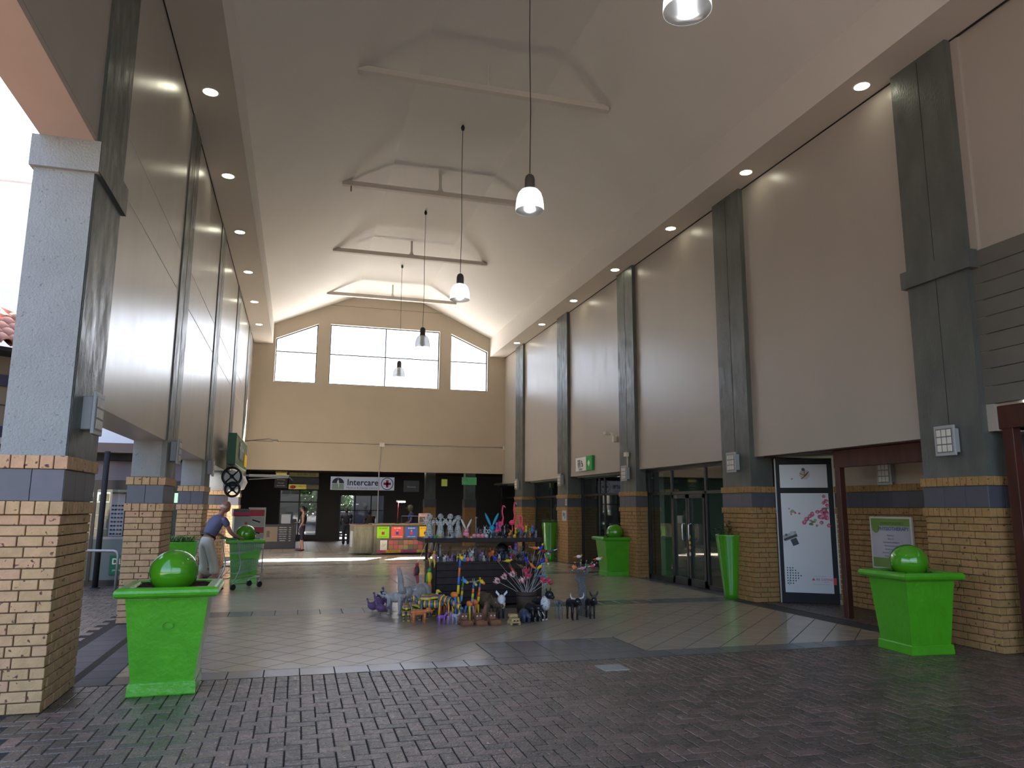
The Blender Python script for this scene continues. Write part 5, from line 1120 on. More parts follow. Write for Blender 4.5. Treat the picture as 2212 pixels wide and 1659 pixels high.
YE = cm((.75, .55, .02)); BL = cm((.05, .17, .62)); REDM = cm((.6, .05, .04)); ORM = cm((.8, .20, .04)); PK = cm((.85, .06, .16)); LPK = cm((.75, .28, .38)); CY = cm((.02, .30, .50)); GRN = cm((.05, .32, .06))
quad('striped_zebra', 'rainbow striped beaded animal with round orange ears at the row end nearest the trolley', (1.62, 11.33, 0), -1.7, .24, RB, ear=(.14, .12, .1), earm=ORM, L=.7, rad=.26, leg=.09, headm=RB, neck=(.12, .15), head=.2, snoutm=WH)
quad('beaded_dog', 'coral orange beaded dog standing sideways in the front row', (1.76, 11.05, 0), .15, .20, OR, L=1.15, rad=.24, leg=.08, neck=(.1, .1), head=.2, ear=(.1, .12, .15))
quad('striped_cow', 'rainbow striped beaded cow turned towards the stall corner', (1.83, 11.45, 0), -1.2, .28, RB, L=.9, rad=.26, leg=.07, neck=(.15, .1), head=.17, horn=(.12, .15), hornm=YE)
quad('striped_horse', 'long rainbow striped beaded horse with orange and yellow flank', (1.97, 11.22, 0), 2.8, .30, RB2, L=1.2, rad=.2, leg=.06, neck=(.2, .25), head=.14, ear=(.12, .06, .03))
quad('striped_buffalo', 'largest rainbow striped beaded animal behind the coral dog', (2.02, 11.55, 0), .5, .36, RB, L=.85, rad=.27, leg=.07, neck=(.1, .0), head=.17, horn=(.15, .1), hornm=WH)
quad('striped_goat', 'blue and orange striped beaded goat lowering its head by the giraffes', (2.22, 11.35, 0), -.9, .34, RB2, L=.7, rad=.22, neck=(.25, -.2), head=.15, ear=(.1, .08, .1), earm=BL)
quad('purple_donkey', 'small purple beaded donkey in front of the row', (2.06, 10.87, 0), .3, .13, PU, L=.8, rad=.2, neck=(.2, .35), head=.15, ear=(.3, .1, .05))
quad('lilac_donkey', 'small lilac donkey facing the pale grey goat', (2.17, 10.87, 0), .9, .12, cm((.35, .2, .5)), L=.6, rad=.18, neck=(.2, .35), head=.14, ear=(.25, .1, .05))
quad('grey_goat', 'small pale grey beaded goat next to the tall giraffe foot', (2.26, 10.88, 0), -.9, .14, cm((.42, .38, .48)), L=.7, rad=.2, neck=(.2, .25), head=.15, ear=(.2, .08, .1))
quad('mesh_rhino', 'big brown wire-mesh rhino with upright ears and pale horn', (2.88, 11.5, 0), -1.25, .36, BRN, L=1.0, rad=.33, leg=.11, neck=(.18, -.05), head=.22, ear=(.24, .16, .08), snout=.28, tail=False)
MB().tube([(3.045, 11.17, .17), (3.055, 11.14, .23), (3.05, 11.13, .31)], [.035, .03, .004], 8).build('x', M['offwhite']).name = 'rhino_horn'
h = bpy.data.objects['rhino_horn']; rh = bpy.data.objects['mesh_rhino']; h.parent = rh; bpy.context.view_layer.update(); h.matrix_parent_inverse = rh.matrix_world.inverted()
quad('masked_dog', 'black dog figure with big pointed ears and white mask face', (3.06, 11.3, 0), -1.8, .27, BK, L=.7, rad=.2, neck=(.1, .25), head=.27, ear=(.34, .22, .15), earm=WH, headm=WH, snout=.1, snoutm=BK)
quad('blue_rhino', 'small dark blue-grey rhino beside the black elephant', (3.27, 10.75, 0), -1.45, .19, BD, L=.9, rad=.33, leg=.12, neck=(.12, -.1), head=.2, ear=(.12, .1, .1), snout=.22)
quad('black_elephant', 'black elephant with white tusks before the flower tub', (3.42, 10.86, 0), -1.25, .26, BK, L=.75, rad=.3, leg=.1, neck=(.12, .05), head=.22, ear=(-.02, .3, .24), tusks=True, trunk=[(0, -.25), (.05, -.5), (.08, -.65)])
quad('piebald_dog', 'black dog figure with white speckled chest and white feet', (3.58, 10.97, 0), -1.15, .33, BK, L=.75, rad=.19, leg=.05, neck=(.16, .32), head=.2, ear=(.22, .1, .03), chestm=mat('speckled', (.6, .6, .63), .7, spots=(60, .6, .65, (.02, .02, .03))), feet=WH, snout=.12)
o = MB().ell((.11, 0, .25), (.075, .075, .11), n=12, k=8).build('chest_bib', bpy.data.materials['speckled'], bpy.data.objects['piebald_dog'])
quad('wire_antelope', 'grey wire antelope between the dog and the black bull', (3.87, 10.95, 0), -2.2, .27, GM, L=.7, rad=.17, leg=.035, neck=(.15, .15), head=.13, ear=(.1, .06, .1))
quad('black_bull', 'black bull with curved white horns in the front row', (4.06, 10.9, 0), -1.45, .30, BK, L=.8, rad=.21, leg=.055, neck=(.15, .12), head=.19, horn=(.28, .30), hornm=WH, snout=.17)
quad('black_wild_dog', 'black long-eared wild dog at the row end farthest from the trolley', (4.37, 10.95, 0), -1.55, .28, BK, L=.75, rad=.19, leg=.05, neck=(.14, .18), head=.18, ear=(.42, .17, .14), earm=BK, snout=.14)
def giraffe(label, loc, rz, H, cols, spread=1.0):
    t = thing('beaded_giraffe', label, 'ornament', loc, rz, 'beaded giraffes in front of the stall'); b = H*.36
    for i, (x, y) in enumerate(((.05, .03), (.05, -.03), (-.07, .03), (-.07, -.03))): MB().tube([(x*.7, y, b), (x*spread, y*1.3, b*.5), (x*1.2*spread, y*1.6, 0)], [.02, .012, .014], 8).build('leg', cols[i % len(cols)], t)
    MB().ell((-.01, 0, b+.03), (.075, .036, .045), n=10, k=7).build('body', cols[2 % len(cols)], t)
    n = 4
    for k in range(n):
        z0 = b+.05+(H-b-.08)*k/n; z1 = b+.05+(H-b-.08)*(k+1)/n; MB().tube([(.06+.03*k/n, 0, z0), (.06+.03*(k+1)/n, 0, z1)], [.022-.002*k, .020-.002*k], 8).build('neck_section', cols[k % len(cols)], t)
    h = MB().ell((.12, 0, H-.02), (.05, .026, .028), Matrix.Rotation(.5, 3, 'Y'), 10, 7).build('head', cols[0], t); MB().ell((.155, 0, H-.04), (.026, .02, .022), n=8, k=6).build('muzzle', cols[1], h)
    for s_ in (-1, 1):
        MB().tube([(.09, s_*.012, H), (.085, s_*.015, H+.045)], .006, 6).build('horn', cols[0], t); MB().ell((.09, s_*.05, H), (.008, .035, .012), n=8, k=5).build('ear', cols[0], t)
giraffe('tallest beaded giraffe with yellow head and blue and orange neck', (2.33, 11.25, 0), -.9, .92, [YE, BL, ORM, BL]); 
giraffe('short beaded giraffe with pale blue head behind the tallest one', (2.40, 11.4, 0), -.6, .57, [cm((.1, .35, .8)), YE, RB, GRN])
giraffe('beaded giraffe with grey head and yellow neck, middle of the group', (2.55, 11.2, 0), -1.2, .56, [cm((.28, .25, .25)), cm((.5, .6, .05)), ORM, BL], 1.2)
giraffe('beaded giraffe with yellow head and coral neck before the mesh rhino', (2.66, 11.35, 0), -.8, .56, [YE, ORM, cm((.8, .2, .08)), BL], .8)
def truck(label, loc, rz, m, kind):
    t = thing('toy_truck', label, 'toy', loc, rz, 'carved wooden toy vehicles in the front row')
    MB().cbox(-.10, .08, -.055, .055, .03, .07, .004).build('chassis', m, t)
    if kind == 'loader':
        MB().cbox(-.09, .0, -.045, .045, .07, .15, .004).build('cab', m, t); MB().cbox(-.07, .02, -.05, .05, .15, .16, .003).build('cab_roof', m, t)
        for s_ in (-1, 1): MB().obox((.07, s_*.05, .06), (.13, .012, .02), Matrix.Rotation(.3, 3, 'Y')).build('arm', m, t)
        v = [(.12, -.075, .0), (.17, -.075, .0), (.15, -.075, .075), (.12, -.075, .06)]; mb = MB().prism([(.10, .002), (.16, .002), (.175, .03), (.13, .07), (.10, .06)], 1, -.078, .078); fix_normals(mb.build('bucket', m, t))
        for s_ in (-1, 1): mb = MB(); mb.ell((.005, s_*.025, .12), (.012, .012, .012), n=8, k=6); mb.build('headlight', M['offwhite'], t)
    else:
        MB().cbox(-.05, .09, -.06, .06, .05, .10, .01).build('bonnet', m, t); MB().cbox(-.10, .02, -.058, .058, .10, .145, .012).build('cab', m, t); MB().box(.091, .093, -.035, -.01, .06, .075).box(.091, .093, .01, .035, .06, .075).build('headlight', M['dark'], t); MB().cbox(.085, .105, -.066, .066, .035, .05, .003).build('bumper', m, t)
    if kind == 'crane': MB().tube([(-.05, 0, .15), (-.02, .05, .24), (.0, .08, .28)], .008, 6).build('jib', m, t)
    for x in (-.065, .055):
        for y in (-.06, .06): MB().tube([(x, y-.012, .028), (x, y+.012, .028)], .028, 14, smooth=False).build('wheel', m, t)
TW = mat('terracotta_wood', (.24, .105, .06), .6, var=.3, vscale=20); PWd = mat('pale_wood', (.50, .36, .16), .6, var=.2, vscale=20)
truck('reddish carved wooden loader toy below the tallest giraffe', (2.37, 10.75, 0), -1.45, TW, 'loader'); truck('reddish carved wooden crane toy, middle of the three', (2.575, 10.72, 0), -1.5, TW, 'loader')
truck('reddish carved wooden loader toy under the mesh rhino', (2.78, 10.72, 0), -1.5, TW, 'loader'); truck('pale yellow carved wooden jeep toy in the front row', (3.06, 10.6, 0), -1.5, PWd, 'jeep')
p_ = thing('wooden_wedge', 'triangular brown wooden stand behind the middle toy truck', 'ornament', (2.68, 11.0, 0)); fix_normals(MB().prism([(-.05, 0), (.07, 0), (.07, .28)], 1, -.02, .02).build('wedge_board', TW, p_)); MB().box(-.05, .08, -.04, .04, 0, .012).build('foot_board', TW, p_)
# big grey-white striped elephant and neighbours at the stall corner
e_ = quad('striped_elephant', 'large grey-white striped wooden elephant with raised trunk at the stall corner', (1.92, 12.25, 0), -2.35, .44, GW, L=1.0, rad=.36, leg=.12, neck=(.05, .08), head=.24, ear=(-.05, .3, .2), trunk=[(.0, .25), (.02, .7), (.10, 1.15)])
for o in e_.children:
    if o.name.startswith('trunk'): o.data.transform(Matrix.Translation((.30, 0, .42)) @ Matrix.Diagonal((1.7, 1.7, .75, 1)) @ Matrix.Translation((-.30, 0, -.42)))
quad('black_calf', 'grey and black calf figure leaning on the striped elephant', (1.55, 12.05, 0), 2.7, .34, GW, L=.7, rad=.24, leg=.07, neck=(.2, .1), head=.18, headm=mat('calf_head', (.35, .35, .38), .6, spots=(25, .5, .55, (.01, .01, .015))), ear=(.05, .1, .15))
def fowl(label, loc, rz, s, m, m2, name='guinea_fowl', hm=None, group=None):
    t = thing(name, label, 'ornament', loc, rz, group); MB().ell((0, 0, .55*s), (.42*s, .28*s, .3*s), Matrix.Rotation(-.3, 3, 'Y'), 10, 7).build('body', m, t)
    MB().tube([(.25*s, 0, .7*s), (.38*s, 0, .9*s), (.40*s, 0, 1.05*s)], [.12*s, .07*s, .06*s], 8).build('neck', m2, t); h = MB().ell((.44*s, 0, 1.1*s), (.1*s, .07*s, .08*s), n=8, k=6).build('head', hm or m2, t)
    MB().tube([(.52*s, 0, 1.09*s), (.62*s, 0, 1.05*s)], [.03*s, .005*s], 6).build('beak', YE, h); fix_normals(MB().prism([(-.3*s, .55*s), (-.75*s, .75*s), (-.7*s, .45*s)], 1, -.03*s, .03*s).build('tail', m, t))
    for y in (-.08, .08): MB().tube([(0, y*s, .35*s), (.03*s, y*s, .0)], .02*s, 6).build('leg', m2, t)
    return t
PD = cm((.13, .07, .17), .7)
for i, (x, y, s_) in enumerate(((1.36, 12.6, .24), (1.22, 12.25, .20), (1.32, 12.0, .20), (1.52, 12.85, .28))): fowl(['dark purple spotted fowl with raised crest behind the calf', 'small dark purple fowl farthest out from the stall', 'small dark purple fowl beside the calf feet', 'dark purple fowl nearest the stall side'][i], (x, y, 0), (2.5, 3.2, 2.9, 2.2)[i], s_, PD, cm((.16, .10, .22)))
fowl('white ostrich figure with yellow head among the striped animals', (2.02, 11.75, .0), -.5, .34, WH, WH, 'ostrich', YE); fowl('grey goose figure with red beak by the stall corner', (1.95, 11.85, 0), .1, .28, cm((.3, .3, .32)), WH, 'goose', ORM)
def hang_bird(label, loc, m1, m2, m3, s=1, top=.735, ax=.03):
    t = thing('hanging_parrot', label, 'ornament', loc); MB().ell((0, 0, 0), (.05*s, .045*s, .10*s), n=10, k=7).build('body', m1, t); MB().ell((0, -.01, .11*s), (.035*s, .035*s, .04*s), n=8, k=6).build('head', m2, t)
    MB().tube([(.0, 0, -.08*s), (.02*s, 0, -.2*s), (.01*s, 0, -.32*s)], [.035*s, .025*s, .006*s], 8).build('tail', m3, t); MB().ell((-.04*s, 0, -.02*s), (.02*s, .035*s, .09*s), n=8, k=6).build('wing', m2, t); MB().tube([(0, 0, .14*s), (ax, .03, top-loc[2])], .003, 5).build('cord', M['offwhite'], t)
hang_bird('yellow and orange parrot hanging from the stall corner', (2.18, 12.66, .50), YE, GRN, ORM); hang_bird('dark red and black parrot hanging beside the elephant trunk', (1.98, 12.72, .60), cm((.06, .03, .04)), cm((.35, .04, .07)), cm((.3, .05, .1)), .9, 1.06, .16)
hang_bird('pink and yellow fish hanging on the corner post', (2.25, 12.64, .84), LPK, YE, YE, .6, 1.06); hang_bird('black and white bird hanging on the corner post', (2.17, 12.64, .86), BK, cm((.5, .1, .1)), YE, .55, 1.06)
# ---- upper shelf
wirem = mat('white_wire', (.48, .49, .50), .5, spots=(60, .5, .6, (.16, .17, .18)))
def angel(label, x, y, H, ringed=False):
    t = thing('wire_angel', label, 'ornament', (x, y, Z1), 0, 'pale wire angels on the upper shelf')
    MB().lathe([(.085, 0), (.075, .05), (.045, H*.5), (.03, H*.62)], n=14).build('skirt', wirem, t); MB().ell((0, 0, H*.66), (.035, .02, .05), n=8, k=6).build('torso', wirem, t)
    mb = MB(); mb.tube([(.045*math.cos(a), 0, H*.9+.045*math.sin(a)) for a in [2*pi*i/18 for i in range(19)]], .006, 5); mb.tube([(.02*math.cos(a), 0, H*.9+.02*math.sin(a)) for a in [2*pi*i/12 for i in range(13)]], .004, 5); mb.ell((0, .004, H*.9), (.040, .004, .040), n=12, k=6); mb.build('head', wirem, t)
    if not ringed:
        for s_ in (-1, 1): fix_normals(MB().prism([(s_*.012, H*.58), (s_*.05, H*.74), (s_*.125, H*.86), (s_*.10, H*.70), (s_*.055, H*.52), (s_*.02, H*.50)], 1, -.006, .006).build('wing', wirem, t))
    else:
        q = random.Random(3); mb = MB()
        for i in range(12): c = (q.uniform(-.07, .07), q.uniform(-.02, .02), H*.75+q.uniform(-.08, .09)); mb.tube([(c[0]+.018*math.cos(a), c[1], c[2]+.018*math.sin(a)) for a in [i*.8 for i in range(9)]], .003, 4)
        mb.build('curl_rings', wirem, t)
angel('pale wire angel with raised wings at the kiosk end of the upper shelf', XX(928), 12.86, .40); angel('pale wire angel standing between two others on the upper shelf', XX(951), 12.86, .40); angel('pale wire angel beside the curly ringed figure', XX(971), 12.84, .40); angel('pale wire figure with curly ringed hair on the upper shelf', XX(989), 12.9, .37, True)
def eared(label, x, y, m, em, s=1, z=Z1):
    t = thing('long_eared_rabbit', label, 'ornament', (x, y, z)); MB().ell((0, 0, .06*s), (.06*s, .05*s, .06*s), n=10, k=7).ell((.0, -.02, .13*s), (.042*s, .04*s, .042*s), n=10, k=7).build('body', m, t)
    for s_ in (-1, 1): MB().ell((s_*.055*s, 0, .25*s), (.02*s, .008*s, .10*s), Matrix.Rotation(s_*.45, 3, 'Y'), 8, 7).build('ear', em, t)
eared('pink rabbit figure with long white ears on the upper shelf', XX(1005), 12.82, LPK, WH, .95); eared('bright blue rabbit figure with long blue ears', XX(1061), 12.85, CY, CY, 1.25)
def flamingo(label, x, y, H, lean=0):
    t = thing('pink_flamingo', label, 'ornament', (x, y, Z1), lean, 'pink flamingos on the upper shelf')
    MB().ell((0, 0, H*.42), (.06, .035, .045), Matrix.Rotation(-.2, 3, 'Y'), 10, 7).build('body', PK, t); MB().tube([(.03, 0, H*.45), (.05, 0, H*.6), (.03, 0, H*.8), (.04, 0, H*.95)], [.02, .014, .012, .012], 8).build('neck', PK, t)
    h = MB().ell((.055, 0, H*.97), (.025, .016, .018), n=8, k=6).build('head', PK, t); MB().tube([(.07, 0, H*.965), (.09, 0, H*.92)], [.01, .003], 6).build('beak', WH, h)
    for y_ in (-.012, .012): MB().tube([(0, y_, H*.4), (.008, y_, H*.2), (0, y_, 0)], .005, 6).build('leg', PK, t)
flamingo('tall pink flamingo with straight neck, nearer the blue rabbit', XX(1080), 12.85, .56, -.3); flamingo('tallest pink flamingo with bent head', XX(1106), 12.85, .62, .1); flamingo('short pink flamingo looking down the hall, next to the tallest one', XX(1119), 12.9, .38, .2); flamingo('short pink flamingo at the end of the upper shelf', XX(1130), 12.86, .37, pi/2); flamingo('small pink flamingo crouching before the tall straight one', XX(1072), 12.8, .26, .3)
# rows of small animals: shared meshes
def small(kind):
    mb = MB()
    if kind == 'pig': mb.ell((0, 0, .035), (.036, .034, .033), n=10, k=7).ell((0, -.032, .036), (.012, .01, .012), n=6, k=5)
    elif kind == 'beast': mb.ell((0, 0, .055), (.024, .042, .024), n=8, k=6).ell((0, -.045, .08), (.017, .022, .017), n=8, k=6)
    elif kind == 'tall': mb.ell((0, 0, .08), (.022, .03, .05), n=8, k=6).ell((0, -.015, .14), (.018, .02, .02), n=8, k=6)
    elif kind == 'bird': mb.ell((0, 0, .05), (.018, .03, .022), n=8, k=6).tube([(0, -.02, .06), (0, -.03, .10)], .006, 5).ell((0, -.035, .105), (.01, .014, .01), n=6, k=5)
    if kind in ('pig', 'beast'):
        for x in (-.014, .014):
            for y in (-.022, .022): mb.tube([(x, y, .04), (x, y, 0)], .0055, 5)
    if kind == 'bird':
        for x in (-.008, .008): mb.tube([(x, 0, .04), (x, 0, 0)], .003, 4)
    if kind in ('beast', 'tall'):
        for x in (-.015, .015): z = .1 if kind == 'beast' else .165; mb.tube([(x, -.03, z-.008), (x*1.6, -.03, z+.018)], [.004, .002], 4)
    return mb
pc = {'pink': LPK, 'white': WH, 'black': BK, 'purple': PU, 'zebra striped': ZW, 'dark grey': cm((.08, .08, .1)), 'yellow': YE, 'coral': ORM, 'brown': cm((.12, .05, .03)), 'blue': BL, 'lilac': cm((.3, .22, .45)), 'silver': GM, 'green': GRN, 'dark blue': BD, 'rainbow': RB}
def rowof(prefix, z, y, specs, group, shelf):
    for i, (px, col, kd, sc_) in enumerate(specs):
        k = (kd, col)
        if k not in smesh: smesh[k] = small(kd).mesh('small_figure', pc[col])
        o = obj('beaded_'+{'pig': 'pig', 'beast': 'animal', 'tall': 'figurine', 'bird': 'bird'}[kd], smesh[k], None, (XX(px, y), y+RN.uniform(-.01, .01), z), (0, 0, RN.uniform(-.35, .35))); o.scale = (sc_*1.05, sc_*1.15, sc_*1.18) if kd != 'pig' else (sc_*1.1,)*3
        if sc_ >= 1.3 and kd == 'beast' and False: pass
        tag(o, 'small %s beaded %s, %s from the angels, %s' % (col, {'pig': 'round pig', 'beast': 'animal', 'tall': 'upright figure', 'bird': 'bird'}[kd], onum(i), shelf), 'ornament', group)
smesh = {}
rowof('u', Z1, 12.74, [(1022, 'pink', 'pig', 1), (1031, 'pink', 'pig', 1), (1040, 'pink', 'pig', 1), (1048, 'white', 'pig', .9), (1056, 'zebra striped', 'beast', .95), (1063, 'dark grey', 'beast', .9), (1070, 'silver', 'beast', .95), (1077, 'black', 'beast', .95), (1084, 'dark blue', 'beast', 1), (1090, 'black', 'pig', .85), (1098, 'coral', 'bird', 1), (1104, 'dark grey', 'beast', .9), (1110, 'yellow', 'pig', .8), (1117, 'black', 'beast', .9), (1123, 'silver', 'beast', .9), (1130, 'zebra striped', 'beast', .9), (1137, 'dark grey', 'beast', .9), (1144, 'coral', 'bird', .9), (1150, 'black', 'beast', .9), (1157, 'lilac', 'beast', .9)], 'front row of small beaded animals on the upper shelf', 'upper shelf front row')
rowof('u2', Z1, 12.86, [(1012, 'brown', 'tall', 1.1), (1028, 'silver', 'tall', .9), (1036, 'silver', 'beast', 1.3), (1044, 'white', 'tall', 1.0), (1052, 'brown', 'tall', 1.0), (1071, 'purple', 'tall', 1.4), (1077, 'lilac', 'tall', 1.2), (1086, 'zebra striped', 'tall', 1.1), (1094, 'black', 'tall', 1.2), (1101, 'yellow', 'beast', 1.1), (1112, 'yellow', 'tall', .9), (1118, 'green', 'tall', .9), (1125, 'blue', 'tall', .9), (1135, 'yellow', 'tall', 1.1), (1143, 'green', 'tall', .8), (1149, 'blue', 'tall', 1.1), (1155, 'silver', 'beast', 1.1)], 'second row of figures on the upper shelf', 'upper shelf second row')
rowof('u3', Z1, 12.72, [(926, 'silver', 'pig', .6), (934, 'blue', 'pig', .55), (941, 'green', 'pig', .7), (950, 'yellow', 'bird', .7), (957, 'silver', 'pig', .6), (963, 'brown', 'tall', .8), (970, 'black', 'bird', .8), (980, 'silver', 'pig', .5), (990, 'coral', 'pig', .5), (1000, 'brown', 'pig', .6), (1010, 'coral', 'pig', .5)], 'tiny beaded trinkets in front of the angels', 'tiny trinket row')
q = random.Random(4)
cl = ['purple', 'dark blue', 'white', 'lilac', 'purple', 'zebra striped', 'zebra striped', 'white', 'pink', 'pink', 'dark grey', 'silver', 'white', 'dark grey', 'black', 'dark grey', 'white', 'dark blue', 'silver', 'purple', 'brown', 'black', 'dark grey', 'zebra striped', 'dark blue']
rowof('l', Z0, 12.76, [(942+i*8.4, c, 'pig' if c == 'pink' else 'beast', q.uniform(.85, 1.1)) for i, c in enumerate(cl)], 'front row of small beaded animals on the lower counter', 'counter front row')
rowof('l2', Z0, 12.92, [(948+i*11, c, q.choice(['tall', 'beast']), q.uniform(1.1, 1.7)) for i, c in enumerate(['zebra striped', 'brown', 'brown', 'dark grey', 'brown', 'zebra striped', 'white', 'dark grey', 'lilac', 'brown', 'coral', 'brown', 'dark blue', 'dark blue', 'silver', 'purple', 'silver', 'brown'])], 'second row of figures on the lower counter', 'counter second row')
def ring(x, y, z, r): return [(x+r*math.cos(a), y, z+r*math.sin(a)) for a in [2*pi*i/16 for i in range(17)]]
for i, (px, r) in enumerate(((1046, .035), (1054, .03), (1039, .03))):
    t = thing('bead_bangle', ['white beaded bangle standing on edge behind the pigs', 'white beaded bangle leaning next to the blue rabbit', 'grey wire bangle behind the first pig'][i], 'bangle', (XX(px), 12.8, Z1+.11)); MB().tube(ring(0, 0, 0, r), .006, 6).build('ring', WH if i < 2 else GM, t); MB().tube([(0, .02, -.11), (0, 0, -r)], .003, 4).build('stand', GM, t)
t = thing('wire_cross', 'slim pale wire cross on a stand behind the grey figures', 'ornament', (XX(1028), 12.9, Z1)); MB().tube([(0, 0, 0), (0, 0, .36)], .006, 6).tube([(-.03, 0, .34), (.03, 0, .34)], .005, 6).build('cross_bars', wirem, t); MB().lathe([(0, .004), (.03, .002), (.03, 0)], n=10).build('base', wirem, t)
t = thing('wooden_star', 'brown wooden star shape leaning at the back of the lower counter', 'ornament', (XX(1030, 13.2), 13.2, Z0)); fix_normals(MB().prism([(-.02, 0), (.06, .0), (.05, .15), (.13, .22), (.02, .2), (-.12, .26), (-.06, .13)], 1, -.015, .015).build('star_board', TW, t)); MB().box(-.04, .08, -.03, .03, 0, .01).build('foot_board', TW, t)
t = thing('black_backpack', 'plump black backpack behind the figures on the lower counter', 'bag', (XX(1082, 13.25), 13.25, Z0)); MB().ell((0, 0, .14), (.13, .09, .145), n=14, k=9).build('body', BK, t); MB().ell((0, -.08, .09), (.09, .03, .07), n=10, k=7).build('pocket', BK, t)
fowl('grey mesh bird with red chest on the lower counter near the flowers', (XX(1113, 12.85), 12.88, Z0), pi, .22, GM, GM, 'mesh_bird', PK); fowl('small red seahorse-like bird on the lower counter', (XX(1103, 12.85), 12.84, Z0), pi/2, .15, REDM, REDM, 'red_bird')
# ---- flower tub with stems
t = thing('flower_tub', 'brown wooden tub holding wire proteas and birds on sticks', 'tub', (3.60, 11.75, 0)); tubm = mat('tub_wood', (.085, .05, .035), .7, var=.4, vscale=12, vz=.3)
MB().lathe([(0, 0), (.15, 0), (.165, .33), (.15, .33), (.14, .05), (0, .05)], n=24).build('staves', tubm, t)
for z in (.07, .27): MB().lathe([(.158, z-.012), (.164+.006*(z > .1), z), (.160, z+.012)], n=24).build('hoop', M['dark'], t)
prm = [cm((.62, .60, .58)), cm((.55, .05, .10)), cm((.55, .22, .30))]
def protea(i, hx, hz, hy, kind, tilt=0, lab=''):
    b0 = Vector((3.60+RN.uniform(-.06, .06), 11.75+RN.uniform(-.05, .05), .2)); h = Vector((hx, hy, hz)); t = thing('wire_protea', lab, 'flower', tuple(b0), 0, 'wire proteas in the tub'); v = h-b0
    MB().tube([(0, 0, 0), v*.5+Vector((0, 0, .015)), v], .004, 5).build('stem', cm((.42, .42, .43)), t); d = v.normalized(); Rt = d.to_track_quat('Z', 'Y').to_matrix()
    f = MB().ell(v+d*.03, (.035, .035, .05), Rt, 10, 7).build('flower_core', prm[2 if kind else 0], t)
    for k in range(8):
        a = 2*pi*k/8; e = Rt@Vector((math.cos(a), math.sin(a), 0)); MB().tube([v, v+e*.042+d*.03, v+e*(.05 if not kind else .07)+d*.085], [.008, .016, .003], 6).build('petal', prm[1] if k % 2 == kind else prm[0 if not kind else 1], t)
for i, (px, py_, y, kd, lb) in enumerate(((1076, 1257, 11.7, 0, 'white and red wire protea farthest from the grey wire tree'), (1091, 1251, 11.8, 0, 'white and pink wire protea, second from the giraffe side'), (1108, 1246, 11.75, 0, 'white and red wire protea under the small red bird'), (1129, 1257, 11.6, 0, 'red and white wire protea low in the middle'), (1136, 1242, 11.9, 1, 'pink wire protea high in the middle of the tub'), (1139, 1252, 11.85, 1, 'pink wire protea tucked behind the middle red one'), (1170, 1258, 11.7, 1, 'pink wire protea leaning towards the grey wire tree'), (1183, 1260, 11.65, 1, 'open red wire protea with spiky petals leaning out farthest'))):
    protea(i, XX(px, y), (1310-py_)*.0075+.09, y, kd, lab=lb)
def stickbird(i, px, py_, y, m1, m2, lb, lean=0, c0=(3.60, 11.75, .2)):
    c = c0; h = Vector((XX(px, y), y, (1310-py_)*.0077+.07)); b0 = Vector((c[0]+RN.uniform(-.07, .07), c[1]+RN.uniform(-.06, .06), c[2])); t = thing('stick_bird', lb, 'ornament', tuple(b0), 0, 'beaded birds on wire sticks'); v = h-b0
    MB().tube([(0, 0, 0), v*.55+Vector((.0, 0, .01)), v], .0032, 5).build('stick', cm((.42, .42, .43)), t); Rt = Matrix.Rotation(lean, 3, 'Y')
    MB().ell(v, (.055, .022, .025), Rt, 10, 7).build('body', m1, t); MB().ell(v+Rt@Vector((.055, 0, .015)), (.02, .016, .018), Rt, 8, 6).build('head', m2, t); fix_normals(MB().add([tuple(v+Rt@Vector(p)) for p in ((-.045, 0, .005), (-.12, .02, .0), (-.12, -.02, .0), (-.05, 0, -.012))], [(0, 1, 2), (3, 2, 1), (0, 3, 1), (0, 2, 3)]).build('tail', m2, t)); MB().tube([v+Rt@Vector((.07, 0, .015)), v+Rt@Vector((.095, 0, .005))], [.006, .001], 5).build('beak', YE, t)
DB = cm((.03, .03, .40)); 
for a in ((1068, 1212, 12.2, DB, REDM, 'deep blue bird on a stick leaning far towards the giraffes', .8), (1096, 1219, 12.3, YE, YE, 'yellow curved bird on a stick before the stall planks', 0), (1107, 1236, 11.9, REDM, REDM, 'small red bird perched above a white protea', .9), (1135, 1214, 12.0, DB, DB, 'deep blue bird on a stick in the middle, facing down', 1.2), (1149, 1226, 11.9, ORM, ORM, 'coral bird on a stick just right of the middle stems', .9), (1156, 1190, 12.0, ORM, WH, 'orange and white bird on the highest stick', .2), (1170, 1190, 12.0, DB, YE, 'deep blue and yellow bird beside the highest orange one', -1.0), (1174, 1197, 12.1, cm((.35, .03, .06)), BK, 'dark red bird on a stick near the counter end', .3), (1192, 1198, 12.0, BD, WH, 'navy bird with a white tail flying out over the floor', 2.8), (1172, 1217, 11.9, DB, DB, 'violet-blue bird on a stick above the open red protea', -.5), (1181, 1216, 11.9, cm((.5, .15, .04)), WH, 'rust orange bird with white tail pointing down', 1.3), (1166, 1228, 11.8, YE, CY, 'yellow and pale blue bird low on a stick', -.6), (1172, 1248, 11.8, CY, CY, 'bright blue long bird above the pink protea', .2), (1126, 1228, 11.95, cm((.10, .09, .03)), cm((.2, .2, .1)), 'olive bird on a stick in the dark middle of the tub', .5)): stickbird(0, *a)
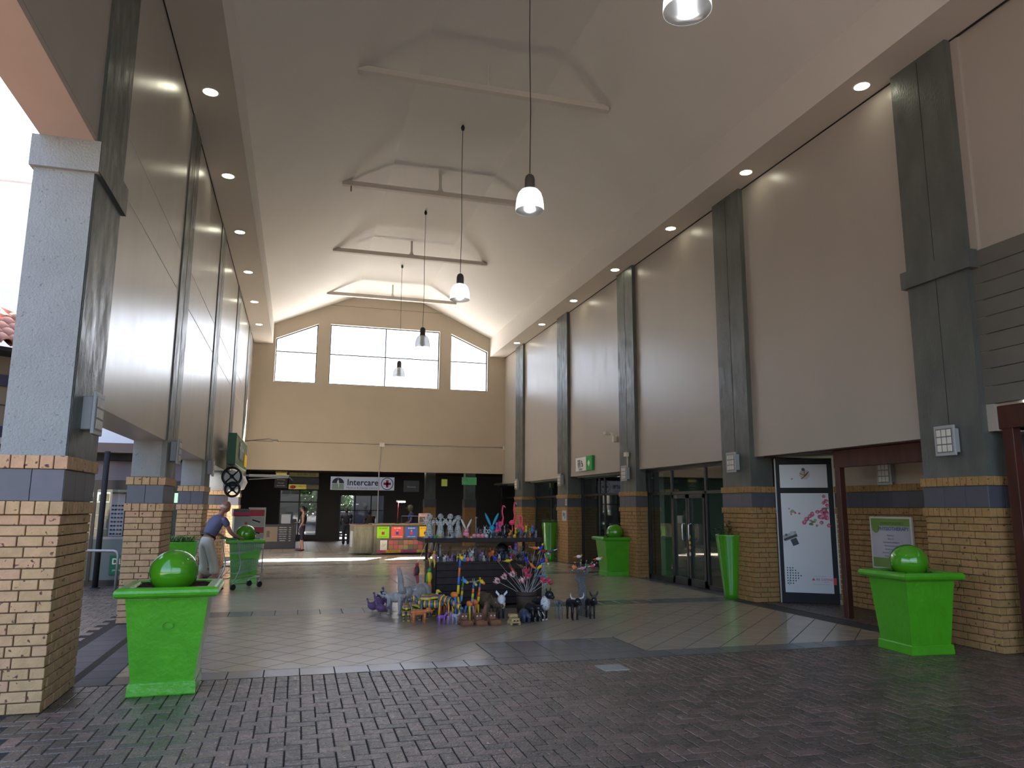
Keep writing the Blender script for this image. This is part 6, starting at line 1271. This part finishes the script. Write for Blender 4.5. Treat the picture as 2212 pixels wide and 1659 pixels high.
# grey bead post by the stall end and wire tree
t = thing('bead_curtain', 'pale grey hanging string of beads at the stall end', 'ornament', (4.18, 12.7, 0)); mb = MB()
for k in range(5): mb.tube([(.0+k*.02, .01*k, .02), (.0+k*.021, .01*k, .35), (-.01+k*.02, .01*k, .70)], .006, 5)
tag(mb.build('bead_strings', wirem, t), kind='stuff'); MB().tube([(-.12, 0, .70), (.1, 0, .72)], .006, 5).build('rail', GM, t)
t = thing('wire_tree', 'grey wire tree ornament with beaded birds in its crown', 'ornament', (4.38, 11.25, 0)); q = random.Random(14)
mb = MB()
for k in range(26):
    a = 2*pi*k/26; mb.tube([(.12*math.cos(a)+.02, .12*math.sin(a), 0), (.055*math.cos(a), .055*math.sin(a), .10), (.055*math.cos(a)-.01, .055*math.sin(a), .30), (.05*math.cos(a)-.03, .05*math.sin(a), .50), (.10*math.cos(a)-.06, .08*math.sin(a), .60)], .007, 4)
tag(mb.build('wire_trunk', GM, t), kind='stuff'); mb = MB(); bm2 = MB()
for k in range(34):
    a = q.uniform(0, 2*pi); r0 = q.uniform(.1, .26); e = Vector((r0*math.cos(a)+.0, r0*.6*math.sin(a), q.uniform(.66, .84))); mb.tube([(-.04, 0, .55), (e.x*.5-.02, e.y*.5, .66), e], .0025, 4); bm2.ell(e, (.010,)*3, n=6, k=4, m=q.choice([WH, LPK, CY, REDM, WH]))
tag(mb.build('wire_branches', GM, t), kind='stuff'); tag(bm2.build('beads', None, t), kind='stuff')
for k, (dx, dz, m1, m2, lb) in enumerate(((-.17, .74, ORM, BK, 'orange and black bird in the grey wire tree'), (-.09, .90, WH, ORM, 'white upright bird on top of the grey wire tree'), (-.03, .72, LPK, WH, 'pale pink bird in the grey wire tree'), (.05, .76, cm((.08, .14, .03)), BK, 'olive bird in the middle of the grey wire tree'), (.13, .75, PK, WH, 'bright pink bird in the grey wire tree'), (.24, .86, WH, ORM, 'white bird with orange crest on the outer twigs'))):
    b = thing('tree_bird', lb, 'ornament', (4.38+dx, 11.2, dz), q.uniform(-.5, .5), 'beaded birds in the wire tree'); MB().ell((0, 0, 0), (.045, .02, .024), n=10, k=6).build('body', m1, b); MB().ell((.045, 0, .018), (.016,)*3, n=8, k=6).build('head', m2, b); MB().tube([(-.03, 0, 0), (-.09, 0, -.01)], [.012, .004], 6).build('tail', m2, b)
